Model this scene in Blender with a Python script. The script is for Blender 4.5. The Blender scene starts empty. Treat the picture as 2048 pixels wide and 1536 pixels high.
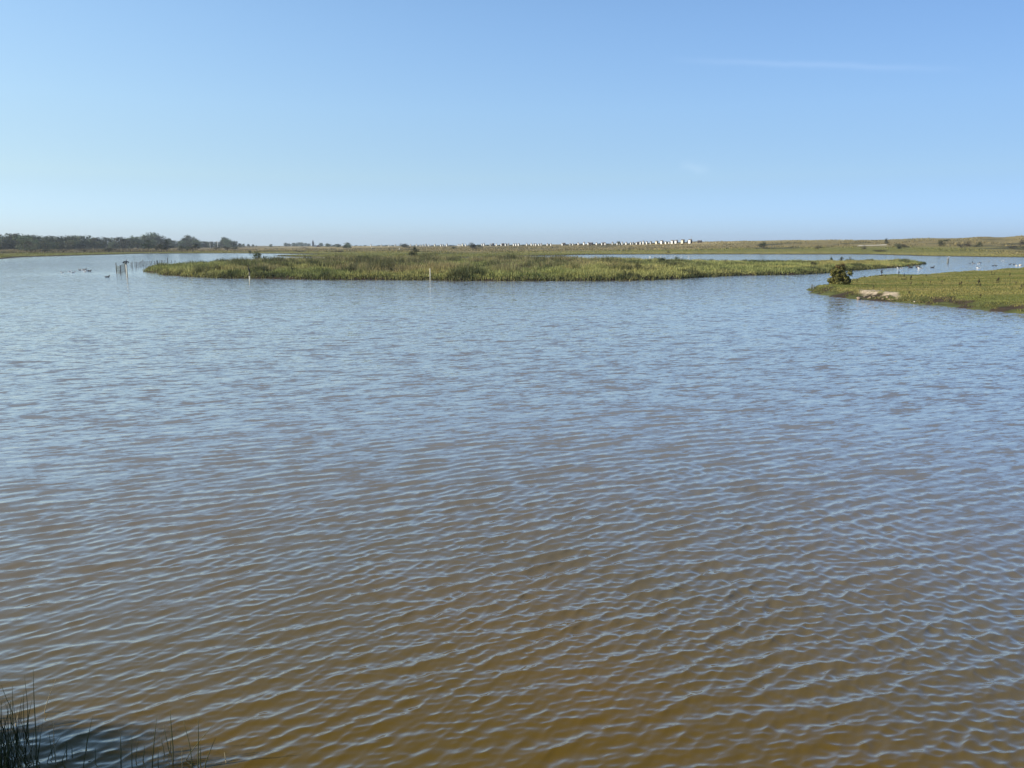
import bpy, math, random
import numpy as np
from mathutils import Vector, Matrix

random.seed(7)
rng = np.random.default_rng(11)
sc = bpy.context.scene
COL = sc.collection

# ------------------------------------------------------------------ camera
F_PX = 1547.0            # focal length in pixels of a 2048 px wide picture
PITCH = math.atan(279.0 / F_PX)
CAM_H = 4.0
cam_data = bpy.data.cameras.new("camera")
cam = bpy.data.objects.new("camera", cam_data)
COL.objects.link(cam)
cam_data.sensor_width = 36.0
cam_data.lens = 36.0 * F_PX / 2048.0
cam_data.clip_start = 0.1
cam_data.clip_end = 20000.0
cam.location = (0, 0, CAM_H)
cam.rotation_euler = (math.pi / 2 - PITCH, 0, 0)
sc.camera = cam

# ------------------------------------------------------------------ world
SUN_EL, SUN_ROT = math.radians(27.0), math.radians(263.0)
world = bpy.data.worlds.new("World")
sc.world = world
world.use_nodes = True
wn, wl = world.node_tree.nodes, world.node_tree.links
bg = wn['Background']
sky = wn.new('ShaderNodeTexSky')
sky.sky_type = 'NISHITA'
sky.sun_disc = False
sky.sun_elevation, sky.sun_rotation = SUN_EL, SUN_ROT
sky.air_density, sky.dust_density, sky.ozone_density = 1.0, 0.3, 3.0
tc = wn.new('ShaderNodeTexCoord')
sep = wn.new('ShaderNodeSeparateXYZ')
wl.new(tc.outputs['Generated'], sep.inputs[0])
zc = wn.new('ShaderNodeMath'); zc.operation = 'MAXIMUM'; zc.inputs[1].default_value = 0.004
wl.new(sep.outputs[2], zc.inputs[0])
comb = wn.new('ShaderNodeCombineXYZ')
wl.new(sep.outputs[0], comb.inputs[0]); wl.new(sep.outputs[1], comb.inputs[1]); wl.new(zc.outputs[0], comb.inputs[2])
wl.new(comb.outputs[0], sky.inputs[0])
ramp = wn.new('ShaderNodeValToRGB')        # clear maritime air: the low sky stays pale blue
cr = ramp.color_ramp
cr.interpolation = 'B_SPLINE'
cr.elements[0].position = 0.0; cr.elements[0].color = (0.285, 0.39, 0.68, 1)
cr.elements[1].position = 1.0; cr.elements[1].color = (0.26, 0.31, 0.33, 1)
for p, c in ((0.03, (0.305, 0.40, 0.64, 1)), (0.055, (0.328, 0.392, 0.56, 1)), (0.08, (0.357, 0.39, 0.465, 1)), (0.16, (0.475, 0.485, 0.505, 1)), (0.30, (0.545, 0.59, 0.63, 1)), (0.5, (0.40, 0.44, 0.44, 1))):
    e = cr.elements.new(p); e.color = c
wl.new(zc.outputs[0], ramp.inputs[0])
exps = []
for b in (0.38, 0.27, 0.08):               # the sun side of the sky is paler
    m = wn.new('ShaderNodeMath'); m.operation = 'POWER'
    m.inputs[0].default_value = math.exp(-b)
    wl.new(sep.outputs[0], m.inputs[1]); exps.append(m)
cg = wn.new('ShaderNodeCombineColor')
for i in range(3): wl.new(exps[i].outputs[0], cg.inputs[i])
sq = wn.new('ShaderNodeMath'); sq.operation = 'MULTIPLY'; wl.new(sep.outputs[0], sq.inputs[0]); wl.new(sep.outputs[0], sq.inputs[1])
fall = wn.new('ShaderNodeMath'); fall.operation = 'POWER'; fall.inputs[0].default_value = 0.60; wl.new(sq.outputs[0], fall.inputs[1])
def vmul(a, b):
    n = wn.new('ShaderNodeVectorMath'); n.operation = 'MULTIPLY'
    wl.new(a, n.inputs[0]); wl.new(b, n.inputs[1]); return n.outputs[0]
def vscale(a, s):
    n = wn.new('ShaderNodeVectorMath'); n.operation = 'SCALE'
    wl.new(a, n.inputs[0]); n.inputs['Scale'].default_value = s; return n.outputs[0]
c0 = vmul(vmul(sky.outputs[0], ramp.outputs[0]), cg.outputs[0])
c0 = vscale(c0, 2.05)
fs = wn.new('ShaderNodeVectorMath'); fs.operation = 'SCALE'; wl.new(c0, fs.inputs[0]); wl.new(fall.outputs[0], fs.inputs['Scale']); c0 = fs.outputs[0]

# faint contrail and a scrap of cloud, as directions in the sky
def dir_of(px, py):
    v = Vector(((px - 1024) / F_PX, 0, 0))
    cx, cy = (px - 1024) / F_PX, (768 - py) / F_PX
    y = math.cos(PITCH) + cy * math.sin(PITCH)
    z = -math.sin(PITCH) + cy * math.cos(PITCH)
    return Vector((cx, y, z)).normalized()
def wisp(p1, p2, half_w, strength, nscale):
    a, b = dir_of(*p1), dir_of(*p2)
    mid = ((a + b) / 2).normalized()
    along = (b - a).normalized(); half = (b - a).length / 2
    across = mid.cross(along).normalized()
    def dot(v):
        n = wn.new('ShaderNodeVectorMath'); n.operation = 'DOT_PRODUCT'
        wl.new(tc.outputs['Generated'], n.inputs[0]); n.inputs[1].default_value = v; return n.outputs['Value']
    def mth(op, *args):
        n = wn.new('ShaderNodeMath'); n.operation = op
        for i, x in enumerate(args):
            if isinstance(x, (int, float)): n.inputs[i].default_value = x
            else: wl.new(x, n.inputs[i])
        return n.outputs[0]
    no = wn.new('ShaderNodeTexNoise'); no.inputs['Scale'].default_value = nscale
    wl.new(tc.outputs['Generated'], no.inputs['Vector'])
    ac = mth('DIVIDE', dot(across), half_w)
    ac = mth('ADD', ac, mth('MULTIPLY', mth('SUBTRACT', no.outputs[0], 0.5), 2.2))
    al = mth('DIVIDE', mth('SUBTRACT', dot(along), along.dot(mid)), half)
    g = mth('POWER', 2.718, mth('MULTIPLY', -1.0, mth('MULTIPLY', ac, ac)))
    al2 = mth('MULTIPLY', al, al)
    e = mth('MAXIMUM', 0.0, mth('SUBTRACT', 1.0, al2))
    front = mth('GREATER_THAN', dot(mid), 0.5)
    return mth('MULTIPLY', mth('MULTIPLY', mth('MULTIPLY', g, e), front), strength)
w1 = wisp((1330, 120), (1950, 139), 0.0032, 0.035, 22)
w2 = wisp((1355, 330), (1425, 340), 0.0055, 0.03, 60)
wa = wn.new('ShaderNodeMath'); wa.operation = 'ADD'; wl.new(w1, wa.inputs[0]); wl.new(w2, wa.inputs[1])
wc = wn.new('ShaderNodeVectorMath'); wc.operation = 'SCALE'; wc.inputs[0].default_value = (9.0, 8.0, 6.5)
wl.new(wa.outputs[0], wc.inputs['Scale'])
add = wn.new('ShaderNodeVectorMath'); add.operation = 'ADD'
wl.new(c0, add.inputs[0]); wl.new(wc.outputs[0], add.inputs[1])
wl.new(add.outputs[0], bg.inputs[0])
bg.inputs[1].default_value = 0.1

# ------------------------------------------------------------------ sun, exposure
sun_d = bpy.data.lights.new("sun", 'SUN')
sun_d.energy = 3.6; sun_d.angle = math.radians(0.53); sun_d.color = (1.0, 0.90, 0.74)
sun = bpy.data.objects.new("sun", sun_d); COL.objects.link(sun)
sdir = Vector((math.sin(SUN_ROT) * math.cos(SUN_EL), math.cos(SUN_ROT) * math.cos(SUN_EL), math.sin(SUN_EL)))
sun.rotation_euler = sdir.to_track_quat('Z', 'Y').to_euler()
vs = sc.view_settings
vs.view_transform = 'Standard'; vs.look = 'None'; vs.gamma = 1.0; vs.exposure = 0.75
vs.use_curve_mapping = False
sc.render.engine = 'CYCLES'
sc.cycles.max_bounces = 6
sc.cycles.volume_bounces = 0
sc.cycles.use_adaptive_sampling = False
sc.cycles.use_denoising = True

# ------------------------------------------------------------------ helpers
def P(px, py, z=0.0):
    """point of the horizontal plane at height z seen at pixel (px, py)"""
    d = dir_of(px, py)
    t = (z - CAM_H) / d.z
    return (d.x * t, d.y * t)
def at(px, py, Y):
    """point seen at pixel (px, py) at depth Y"""
    d = dir_of(px, py)
    t = Y / d.y
    return Vector((d.x * t, Y, CAM_H + d.z * t))
def nth(n):
    return ['first', 'second', 'third', 'fourth', 'fifth', 'sixth', 'seventh', 'eighth', 'ninth', 'tenth', 'eleventh', 'twelfth', 'thirteenth', 'fourteenth', 'fifteenth', 'sixteenth', 'seventeenth', 'eighteenth', 'nineteenth', 'twentieth'][n] if n < 20 else '%dth' % (n + 1) if (n + 1) % 10 > 3 or n == 19 else '%d%s' % (n + 1, {0: 'th', 1: 'st', 2: 'nd', 3: 'rd'}[(n + 1) % 10])
CNT = {}
def count(key):
    CNT[key] = CNT.get(key, -1) + 1
    return nth(CNT[key])
def tag(o, label=None, cat=None, group=None, kind=None):
    if label: o['label'] = label
    if cat: o['category'] = cat
    if group: o['group'] = group
    if kind: o['kind'] = kind
    return o
def mesh_np(name, verts, loops, starts, totals, mat=None, smooth=False, col=None, attrs=None):
    me = bpy.data.meshes.new(name)
    me.vertices.add(len(verts)); me.vertices.foreach_set('co', np.asarray(verts, np.float32).ravel())
    me.loops.add(len(loops)); me.loops.foreach_set('vertex_index', np.asarray(loops, np.int32).ravel())
    me.polygons.add(len(starts))
    me.polygons.foreach_set('loop_start', np.asarray(starts, np.int32))
    me.polygons.foreach_set('loop_total', np.asarray(totals, np.int32))
    me.polygons.foreach_set('use_smooth', np.full(len(starts), smooth))
    if mat: me.materials.append(mat)
    if col is not None:
        a = me.attributes.new('tint', 'FLOAT_COLOR', 'POINT')
        c = np.ones((len(verts), 4), np.float32); c[:, :3] = col
        a.data.foreach_set('color', c.ravel())
    for k, v in (attrs or {}).items():
        a = me.attributes.new(k, 'FLOAT', 'POINT'); a.data.foreach_set('value', np.asarray(v, np.float32))
    me.update(calc_edges=True)
    me.validate()
    return me
def tris_mesh(name, verts, n, mat, col=None, smooth=False):
    k = len(verts) // 3
    return mesh_np(name, verts, np.arange(3 * k), np.arange(k) * 3, np.full(k, 3), mat, smooth, col)
def quads_mesh(name, verts, mat, col=None, smooth=False):
    k = len(verts) // 4
    return mesh_np(name, verts, np.arange(4 * k), np.arange(k) * 4, np.full(k, 4), mat, smooth, col)
def grid_mesh(name, X, Y, Z, mat, smooth=True, col=None, attrs=None, keep=None):
    h, w = X.shape
    v = np.stack([X, Y, Z], -1).reshape(-1, 3)
    idx = np.arange(h * w).reshape(h, w)
    q = np.stack([idx[:-1, :-1], idx[:-1, 1:], idx[1:, 1:], idx[1:, :-1]], -1).reshape(-1, 4)
    if keep is not None: q = q[keep.reshape(-1)]
    return mesh_np(name, v, q.ravel(), np.arange(len(q)) * 4, np.full(len(q), 4), mat, smooth, col, attrs)
def link(name, me, parent=None, loc=None, rz=0.0, sc_=None):
    o = bpy.data.objects.new(name, me); COL.objects.link(o)
    if parent: o.parent = parent
    if loc is not None: o.location = loc
    if rz: o.rotation_euler[2] = rz
    if sc_ is not None: o.scale = sc_ if hasattr(sc_, '__len__') else (sc_,) * 3
    return o
def empty(name, loc, rz=0.0, s=1.0):
    return link(name, None, None, loc, rz, s)

_tabs = {}
def vnoise(x, y, scale, seed=0):
    """smooth value noise in 0..1"""
    if seed not in _tabs: _tabs[seed] = np.random.default_rng(seed + 100).random((256, 256))
    t = _tabs[seed]
    x = np.asarray(x, float) / scale; y = np.asarray(y, float) / scale
    xi = np.floor(x).astype(int); yi = np.floor(y).astype(int)
    fx = x - xi; fy = y - yi
    fx = fx * fx * (3 - 2 * fx); fy = fy * fy * (3 - 2 * fy)
    g = lambda a, b: t[a & 255, b & 255]
    return (g(xi, yi) * (1 - fx) + g(xi + 1, yi) * fx) * (1 - fy) + (g(xi, yi + 1) * (1 - fx) + g(xi + 1, yi + 1) * fx) * fy
def fbm(x, y, scale, seed=0, oct_=3):
    s, a, tot = 0, 1.0, 0
    for i in range(oct_):
        s = s + a * vnoise(x, y, scale / 2 ** i, seed + 17 * i); tot += a; a *= 0.5
    return s / tot
def sdist(poly, X, Y):
    """signed distance to polygon, positive inside"""
    X = np.asarray(X, float); Y = np.asarray(Y, float)
    d2 = np.full(X.shape, 1e18); ins = np.zeros(X.shape, bool)
    n = len(poly)
    for i in range(n):
        ax, ay = poly[i]; bx, by = poly[(i + 1) % n]
        ex, ey = bx - ax, by - ay
        t = np.clip(((X - ax) * ex + (Y - ay) * ey) / (ex * ex + ey * ey + 1e-9), 0, 1)
        d2 = np.minimum(d2, (X - ax - t * ex) ** 2 + (Y - ay - t * ey) ** 2)
        if by != ay:
            c = ((ay > Y) != (by > Y)) & (X < ex * (Y - ay) / (by - ay) + ax)
            ins ^= c
    return np.where(ins, 1, -1) * np.sqrt(d2)
def smooth01(x):
    x = np.clip(x, 0, 1); return x * x * (3 - 2 * x)

# ------------------------------------------------------------------ materials
def new_mat(name):
    m = bpy.data.materials.new(name); m.use_nodes = True
    n, l = m.node_tree.nodes, m.node_tree.links
    return m, n, l, n['Principled BSDF']
def plain(name, rgb, rough=0.8, noise=0.25, scale=6.0, spec=0.3):
    m, n, l, b = new_mat(name)
    t = n.new('ShaderNodeTexNoise'); t.inputs['Scale'].default_value = scale; t.inputs['Detail'].default_value = 5
    g = n.new('ShaderNodeTexCoord'); l.new(g.outputs['Object'], t.inputs[0])
    mx = n.new('ShaderNodeMixRGB')
    mx.inputs[1].default_value = tuple(c * (1 - noise) for c in rgb) + (1,)
    mx.inputs[2].default_value = tuple(min(1, c * (1 + noise)) for c in rgb) + (1,)
    l.new(t.outputs[0], mx.inputs[0]); l.new(mx.outputs[0], b.inputs['Base Color'])
    b.inputs['Roughness'].default_value = rough
    b.inputs['Specular IOR Level'].default_value = spec
    return m
def tinted(name, rough=0.7, noise=0.2, scale=2.0, spec=0.2, transl=0.0, obj_tint=0.0, bump=0.0):
    """base colour from the mesh's own tint, with grain"""
    m, n, l, b = new_mat(name)
    a = n.new('ShaderNodeAttribute'); a.attribute_name = 'tint'
    g = n.new('ShaderNodeNewGeometry')
    t = n.new('ShaderNodeTexNoise'); t.inputs['Scale'].default_value = scale; t.inputs['Detail'].default_value = 6
    l.new(g.outputs['Position'], t.inputs[0])
    mr = n.new('ShaderNodeMapRange'); mr.inputs[1].default_value = 0.25; mr.inputs[2].default_value = 0.75
    mr.inputs[3].default_value = 1 - noise; mr.inputs[4].default_value = 1 + noise
    l.new(t.outputs[0], mr.inputs[0])
    s = n.new('ShaderNodeVectorMath'); s.operation = 'SCALE'
    l.new(a.outputs['Color'], s.inputs[0]); l.new(mr.outputs[0], s.inputs['Scale'])
    out = s.outputs[0]
    if obj_tint:
        oi = n.new('ShaderNodeObjectInfo')
        m2 = n.new('ShaderNodeMapRange'); m2.inputs[3].default_value = 1 - obj_tint; m2.inputs[4].default_value = 1 + obj_tint
        l.new(oi.outputs['Random'], m2.inputs[0])
        s2 = n.new('ShaderNodeVectorMath'); s2.operation = 'SCALE'
        l.new(out, s2.inputs[0]); l.new(m2.outputs[0], s2.inputs['Scale']); out = s2.outputs[0]
    l.new(out, b.inputs['Base Color'])
    b.inputs['Roughness'].default_value = rough
    b.inputs['Specular IOR Level'].default_value = spec
    if obj_tint:
        hs = n.new('ShaderNodeHueSaturation'); m3 = n.new('ShaderNodeMapRange'); m3.inputs[3].default_value = 0.47; m3.inputs[4].default_value = 0.53
        l.new(oi.outputs['Random'], m3.inputs[0]); l.new(m3.outputs[0], hs.inputs['Hue']); l.new(out, hs.inputs['Color']); l.new(hs.outputs[0], b.inputs['Base Color'])
    if transl:
        tr = n.new('ShaderNodeBsdfTranslucent'); l.new(out, tr.inputs[0])
        ms = n.new('ShaderNodeMixShader'); ms.inputs[0].default_value = transl
        l.new(b.outputs[0], ms.inputs[1]); l.new(tr.outputs[0], ms.inputs[2])
        l.new(ms.outputs[0], n['Material Output'].inputs[0])
    if bump:
        bp = n.new('ShaderNodeBump'); bp.inputs['Distance'].default_value = bump
        l.new(t.outputs[0], bp.inputs['Height']); l.new(bp.outputs[0], b.inputs['Normal'])
    return m
M_ground = tinted('marsh_ground', 0.9, 0.35, 1.6, 0.1, bump=0.05)
M_far = tinted('far_ground', 0.9, 0.28, 0.22, 0.1, bump=0.6)
M_grass = tinted('grass_blades', 0.65, 0.12, 0.7, 0.25, 0.25)
M_leaf = tinted('leaves', 0.6, 0.2, 0.5, 0.25, 0.18, 0.5)
M_bark = plain('bark', (0.10, 0.075, 0.055), 0.9, 0.4, 8)
M_palebark = plain('pale_bark', (0.32, 0.30, 0.26), 0.8, 0.35, 6)
M_white = plain('white_paint', (0.80, 0.79, 0.75), 0.5, 0.06, 3)
M_cream = plain('cream_paint', (0.70, 0.66, 0.52), 0.5, 0.08, 3)
M_greywall = plain('faded_grey_paint', (0.42, 0.42, 0.40), 0.7, 0.12, 3)
M_darkwood = plain('dark_stained_boards', (0.045, 0.04, 0.04), 0.7, 0.3, 5)
M_greyroof = plain('grey_felt_roof', (0.16, 0.15, 0.15), 0.9, 0.2, 5)
M_bluewood = plain('blue_boards', (0.08, 0.13, 0.20), 0.6, 0.2, 5)
M_post = plain('weathered_post', (0.22, 0.19, 0.16), 0.9, 0.3, 12)
M_slim = plain('wet_dark_post', (0.14, 0.15, 0.14), 0.8, 0.3, 12)
M_net = plain('algae_netting', (0.09, 0.11, 0.08), 0.9, 0.3, 20)
M_black = plain('black_plumage', (0.012, 0.012, 0.014), 0.5, 0.2, 9)
M_whiteb = plain('white_plumage', (0.82, 0.81, 0.78), 0.7, 0.05, 9)
M_brownb = plain('brown_plumage', (0.06, 0.05, 0.042), 0.7, 0.35, 14)
M_greyb = plain('grey_plumage', (0.30, 0.30, 0.31), 0.7, 0.2, 14)
M_bill = plain('orange_bill', (0.55, 0.20, 0.04), 0.5, 0.1, 9)
M_clod = plain('pale_dry_turf', (0.26, 0.20, 0.145), 0.95, 0.35, 4)
M_stone = plain('pale_stone', (0.55, 0.50, 0.42), 0.9, 0.2, 4)
M_stem = plain('rush_stem', (0.12, 0.125, 0.055), 0.55, 0.35, 5)
M_strawstem = plain('dry_rush_stem', (0.42, 0.36, 0.22), 0.6, 0.25, 5)
M_dock = plain('dead_dock', (0.035, 0.024, 0.016), 0.9, 0.35, 5)
M_slate = plain('dark_slate', (0.06, 0.065, 0.075), 0.8, 0.2, 5)
M_brick = plain('brown_brick', (0.22, 0.13, 0.09), 0.9, 0.2, 5)
M_metal = plain('galvanised_metal', (0.45, 0.46, 0.47), 0.5, 0.1, 5)

# ------------------------------------------------------------------ shore outlines (metres, from the ground plan)
island_poly = [P(x, y) for x, y in ((283, 541), (330, 549.5), (430, 556), (600, 558.5), (800, 560), (1000, 561.5),
               (1280, 561), (1380, 556), (1450, 552.5), (1600, 548.5), (1650, 546), (1700, 541.5), (1750, 537.5), (1800, 534.5), (1852, 528))]
def PY(px, Y): return ((px - 1024) / F_PX * (Y * math.cos(PITCH) + CAM_H * math.sin(PITCH)) , Y)
island_poly += [PY(*p) for p in ((1790, 172), (1740, 168), (1650, 163), (1500, 160), (1350, 163), (1200, 168), (1020, 176), (860, 178), (640, 166), (560, 158), (450, 147), (350, 136), (300, 127))]
spit_poly = [P(x, y) for x, y in ((1609, 579), (1618, 586), (1640, 590), (1690, 595), (1750, 601), (1800, 604), (1850, 608), (1900, 615), (1950, 619), (2048, 626), (2300, 655), (2600, 680))]
spit_poly += [(150, 60), (150, 150)] + [P(x, y, 0.35) for x, y in ((2048, 533), (2000, 538), (1950, 542), (1850, 547), (1750, 551), (1715, 553), (1670, 560), (1650, 567), (1625, 571))]
main_poly = [P(x, y) for x, y in ((-900, 560), (-300, 530), (0, 517.5), (28, 515), (60, 513.8), (140, 511.5), (220, 509), (290, 507.3), (460, 506.4), (560, 507.2), (640, 508.6))]
main_poly += [P(x, y) for x, y in ((655, 509.6), (600, 510.3), (552, 511.3), (580, 513.3), (640, 514.6), (720, 516.0), (860, 516.3), (1000, 513.4), (1100, 511.0), (1200, 509.3), (1350, 508.6), (1500, 508.5), (1740, 508.8), (1800, 510.5), (1850, 512.2), (1960, 513.8), (2048, 514.6), (2400, 521), (2900, 530))]
main_poly += [(2500, 2600), (-2500, 2600)]
IX = lambda X, Y: (vnoise(X, Y, 3.0, 5) - 0.5) * 1.6 + (vnoise(X, Y, 0.9, 6) - 0.5) * 0.5
def island_h(X, Y):
    d = sdist(island_poly, X, Y) + IX(X, Y) * 0.8
    return d, np.interp(d, [-6, -0.4, 0, 0.5, 2, 8, 16], [-1.0, -0.25, 0.0, 0.30, 0.42, 0.55, 0.6]) + (vnoise(X, Y, 2.2, 9) - 0.5) * 0.16 * (d > 0.5)
def spit_h(X, Y):
    d = sdist(spit_poly, X, Y) + IX(X * 1.3, Y * 1.3) * 0.75
    front = smooth01((d - 0.3) / 2.0)
    z = np.interp(d, [-4, -0.3, 0, 0.35, 0.9, 1.6, 2.4, 6, 14], [-1.0, -0.2, 0.0, 0.10, 0.18, 0.40, 0.47, 0.5, 0.6])
    z = z + (vnoise(X, Y, 0.7, 12) - 0.5) * 0.16 * smooth01(d / 0.6) * (1 - 0.6 * smooth01((d - 2) / 2)) + (vnoise(X, Y, 5.5, 13) - 0.5) * 0.28 * front
    return d, z

# ------------------------------------------------------------------ mainland height: rises to a low crest, dunes on the right
PXK = np.array([-2500, 0, 200, 400, 520, 600, 700, 900, 1100, 1300, 1400, 1500, 1700, 1850, 1940, 2048, 2300, 4500], float)
CRESTY = np.array([497, 497, 497, 496.5, 495, 494, 492.3, 491, 488.8, 486.3, 484.0, 482.2, 479.6, 477.6, 477.6, 477.0, 476, 474], float)
CRESTD = np.array([560, 560, 650, 800, 900, 1000, 1000, 900, 800, 640, 600, 560, 500, 470, 450, 430, 400, 400], float)
def main_h(X, Y):
    X = np.asarray(X, float); Y = np.asarray(Y, float)
    px = 1024 + X / (Y * math.cos(PITCH)) * F_PX
    cy = np.interp(px, PXK, CRESTY); cd = np.interp(px, PXK, CRESTD)
    crest_z = CAM_H - (cy - 489.0) * cd / F_PX * 1.0 / math.cos(PITCH) ** 2
    d = sdist(main_poly, X, Y) + (vnoise(X, Y, 14, 30) - 0.5) * 4
    t = np.clip(d, 0, None) / np.maximum(cd - 300, 60)
    rise = np.where(t < 1, 0.25 + (crest_z - 0.25) * np.clip(t, 0, 1) ** 1.25, crest_z - np.clip((t - 1) * 1.2, 0, 1) * (crest_z - 0.8) * 0.7)
    # keep the crest where it belongs
    tc_ = np.clip((Y - 300) / np.maximum(cd - 300, 60), 0, 3)
    rise2 = np.where(tc_ < 1, 0.3 + (crest_z - 0.3) * tc_ ** 1.15, crest_z - np.clip((tc_ - 1) * 1.5, 0, 1) * (crest_z - 0.5))
    z = np.minimum(rise2, 0.3 + np.clip(d, 0, None) * 0.06)
    dune = smooth01((px - 1250) / 500)
    n1 = (fbm(X, Y, 55, 40, 3) - 0.5)
    z = z + n1 * smooth01((d - 25) / 60) * (0.35 + 1.7 * dune * smooth01((Y - 330) / 90))
    bump = np.exp(-((px - 1962) / 26) ** 2) * 0.6 + np.exp(-((px - 2046) / 30) ** 2) * 1.0
    z = z + bump * smooth01((Y - cd + 60) / 50) * (1 - smooth01((Y - cd - 30) / 60))
    return d, np.where(d > 0, np.minimum(z, 0.06 + d * 0.12), np.maximum(-1.0, d * 0.1)), px

# ------------------------------------------------------------------ mainland mesh
u = np.concatenate([np.linspace(-2.2, -0.72, 40)[:-1], np.linspace(-0.72, 0.72, 560), np.linspace(0.72, 2.2, 40)[1:]])
Yr = np.concatenate([np.arange(120, 230, 3.5), np.arange(230, 400, 1.6), np.geomspace(400, 1200, 130), np.geomspace(1200, 2050, 16)[1:]])
U, YY = np.meshgrid(u, Yr)
XX = U * YY
D, Z, PX = main_h(XX, YY)
def main_color(X, Y, D, PX):
    g = np.array([0.185, 0.185, 0.050]); g2 = np.array([0.26, 0.235, 0.075]); br = np.array([0.25, 0.195, 0.10])
    tan = np.array([0.48, 0.385, 0.20]); dk = np.array([0.055, 0.060, 0.028]); mud = np.array([0.05, 0.042, 0.03])
    n = fbm(X * 0.35, Y, 34, 50, 3); m = fbm(X * 0.3, Y, 60, 60, 3); k = fbm(X * 0.5, Y, 16, 70, 3)
    c = g + (g2 - g) * smooth01((n - 0.4) / 0.25)[..., None]
    far = smooth01((D - 35) / 50 + (m - 0.5) * 1.2)
    c = c + (br - c) * (far * 0.75)[..., None]
    tz = smooth01((m - 0.50) / 0.12) * smooth01((D - 60) / 60)
    c = c + (tan - c) * (tz * 0.75)[..., None]
    dune = smooth01((PX - 1300) / 250) * smooth01((D - 120) / 60)
    c = c + (np.array([0.25, 0.22, 0.095]) - c) * (dune * 0.6)[..., None]
    dz = smooth01((k - 0.60) / 0.1) * smooth01((D - 20) / 40)
    c = c + (dk - c) * (dz * 0.75)[..., None]
    left = 1 - smooth01((PX - 480) / 80)
    gl = smooth01((D - 25) / 20) * left * smooth01((k - 0.42) / 0.1)
    c = c + (np.array([0.085, 0.062, 0.042]) - c) * (gl * 0.55)[..., None]
    edge = 1 - smooth01((D - 0.4) / 2.0)
    c = c + (mud - c) * edge[..., None]
    # white sand showing on the dunes
    for (x0, x1, y0, y1) in ((1716, 1772, 398, 412),):
        s = ((PX > x0) & (PX < x1) & (Y > y0) & (Y < y1)) * 1.0
        c = c + (np.array([0.60, 0.55, 0.45]) - c) * s[..., None]
    return c
Cc = main_color(XX, YY, D, PX)
me = grid_mesh('ground', XX, YY, Z, M_far, True, Cc.reshape(-1, 3))
tag(link('ground', me), kind='structure')

# ------------------------------------------------------------------ island and spit ground
def plot(name, poly, hf, step, cfun, mat, lim):
    x0, x1, y0, y1 = lim
    X, Y = np.meshgrid(np.arange(x0, x1, step), np.arange(y0, y1, step))
    d, z = hf(X, Y)
    keep = (d[:-1, :-1] > -3) | (d[1:, 1:] > -3)
    me = grid_mesh(name, X, Y, z, mat, True, cfun(X, Y, d, z).reshape(-1, 3), None, keep)
    o = link(name, me); tag(o, kind='structure'); return o
def isl_col(X, Y, d, z):
    soil = np.array([0.045, 0.032, 0.022]); gr = np.array([0.055, 0.062, 0.022])
    e = smooth01((d - 0.3) / 1.2)[..., None]
    return soil + (gr - soil) * e
def spit_col(X, Y, d, z):
    soil = np.array([0.055, 0.042, 0.030]); g = np.array([0.165, 0.175, 0.045]); g2 = np.array([0.27, 0.235, 0.08])
    n = fbm(X * 0.4, Y, 2.6, 81, 3); c = g + (g2 - g) * smooth01((n - 0.42) / 0.25)[..., None]
    e = smooth01((d - 1.2) / 0.8 + (n - 0.5) * 1.6)[..., None]
    soil2 = soil + (np.array([0.09, 0.10, 0.035]) - soil) * smooth01((fbm(X, Y, 1.1, 83, 2) - 0.42) / 0.15)[..., None]
    c = soil2 + (c - soil2) * e
    # dry, pale eroded face
    px = 1024 + X / (Y * math.cos(PITCH)) * F_PX
    s = smooth01((px - 1722) / 12) * (1 - smooth01((px - 1800) / 14)) * smooth01((d - 0.9) / 0.4) * (1 - smooth01((d - 2.7) / 0.5)) * (Y < 62)
    s = s * smooth01((fbm(X, Y, 0.55, 85, 3) - 0.42) / 0.08)
    return c + (np.array([0.42, 0.345, 0.25]) - c) * s[..., None]
xs = [p[0] for p in island_poly]; ys = [p[1] for p in island_poly]
plot('island_ground', island_poly, island_h, 0.8, isl_col, M_ground, (min(xs) - 4, max(xs) + 4, min(ys) - 4, max(ys) + 4))
plot('spit_ground', spit_poly, spit_h, 0.2, spit_col, M_ground, (22, 110, 36, 150))

# ------------------------------------------------------------------ near bank under the camera (just outside the picture)
near_poly = [(-40, 12), (-14, 9.0), (-8.5, 7.7), (-6.2, 6.6), (-5.0, 5.6), (-3.8, 4.9), (-2.2, 4.7), (0, 4.7), (3, 4.5), (8, 4.3), (40, 2), (40, -30), (-40, -30)]
X, Y = np.meshgrid(np.arange(-40, 40, 0.35), np.arange(-30, 13, 0.35))
d = sdist(near_poly, X, Y) + (vnoise(X, Y, 1.2, 3) - 0.5) * 0.4
z = np.interp(d, [-2, 0, 0.4, 1.5, 3.5, 6], [-0.7, 0.0, 0.15, 0.7, 2.2, 2.35]) + (vnoise(X, Y, 1.5, 4) - .5) * .12
keep = (d[:-1, :-1] > -1.5)
o = link('near_bank', grid_mesh('near_bank', X, Y, z, M_ground, True, isl_col(X, Y, d, z).reshape(-1, 3), None, keep)); tag(o, kind='structure')

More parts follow.
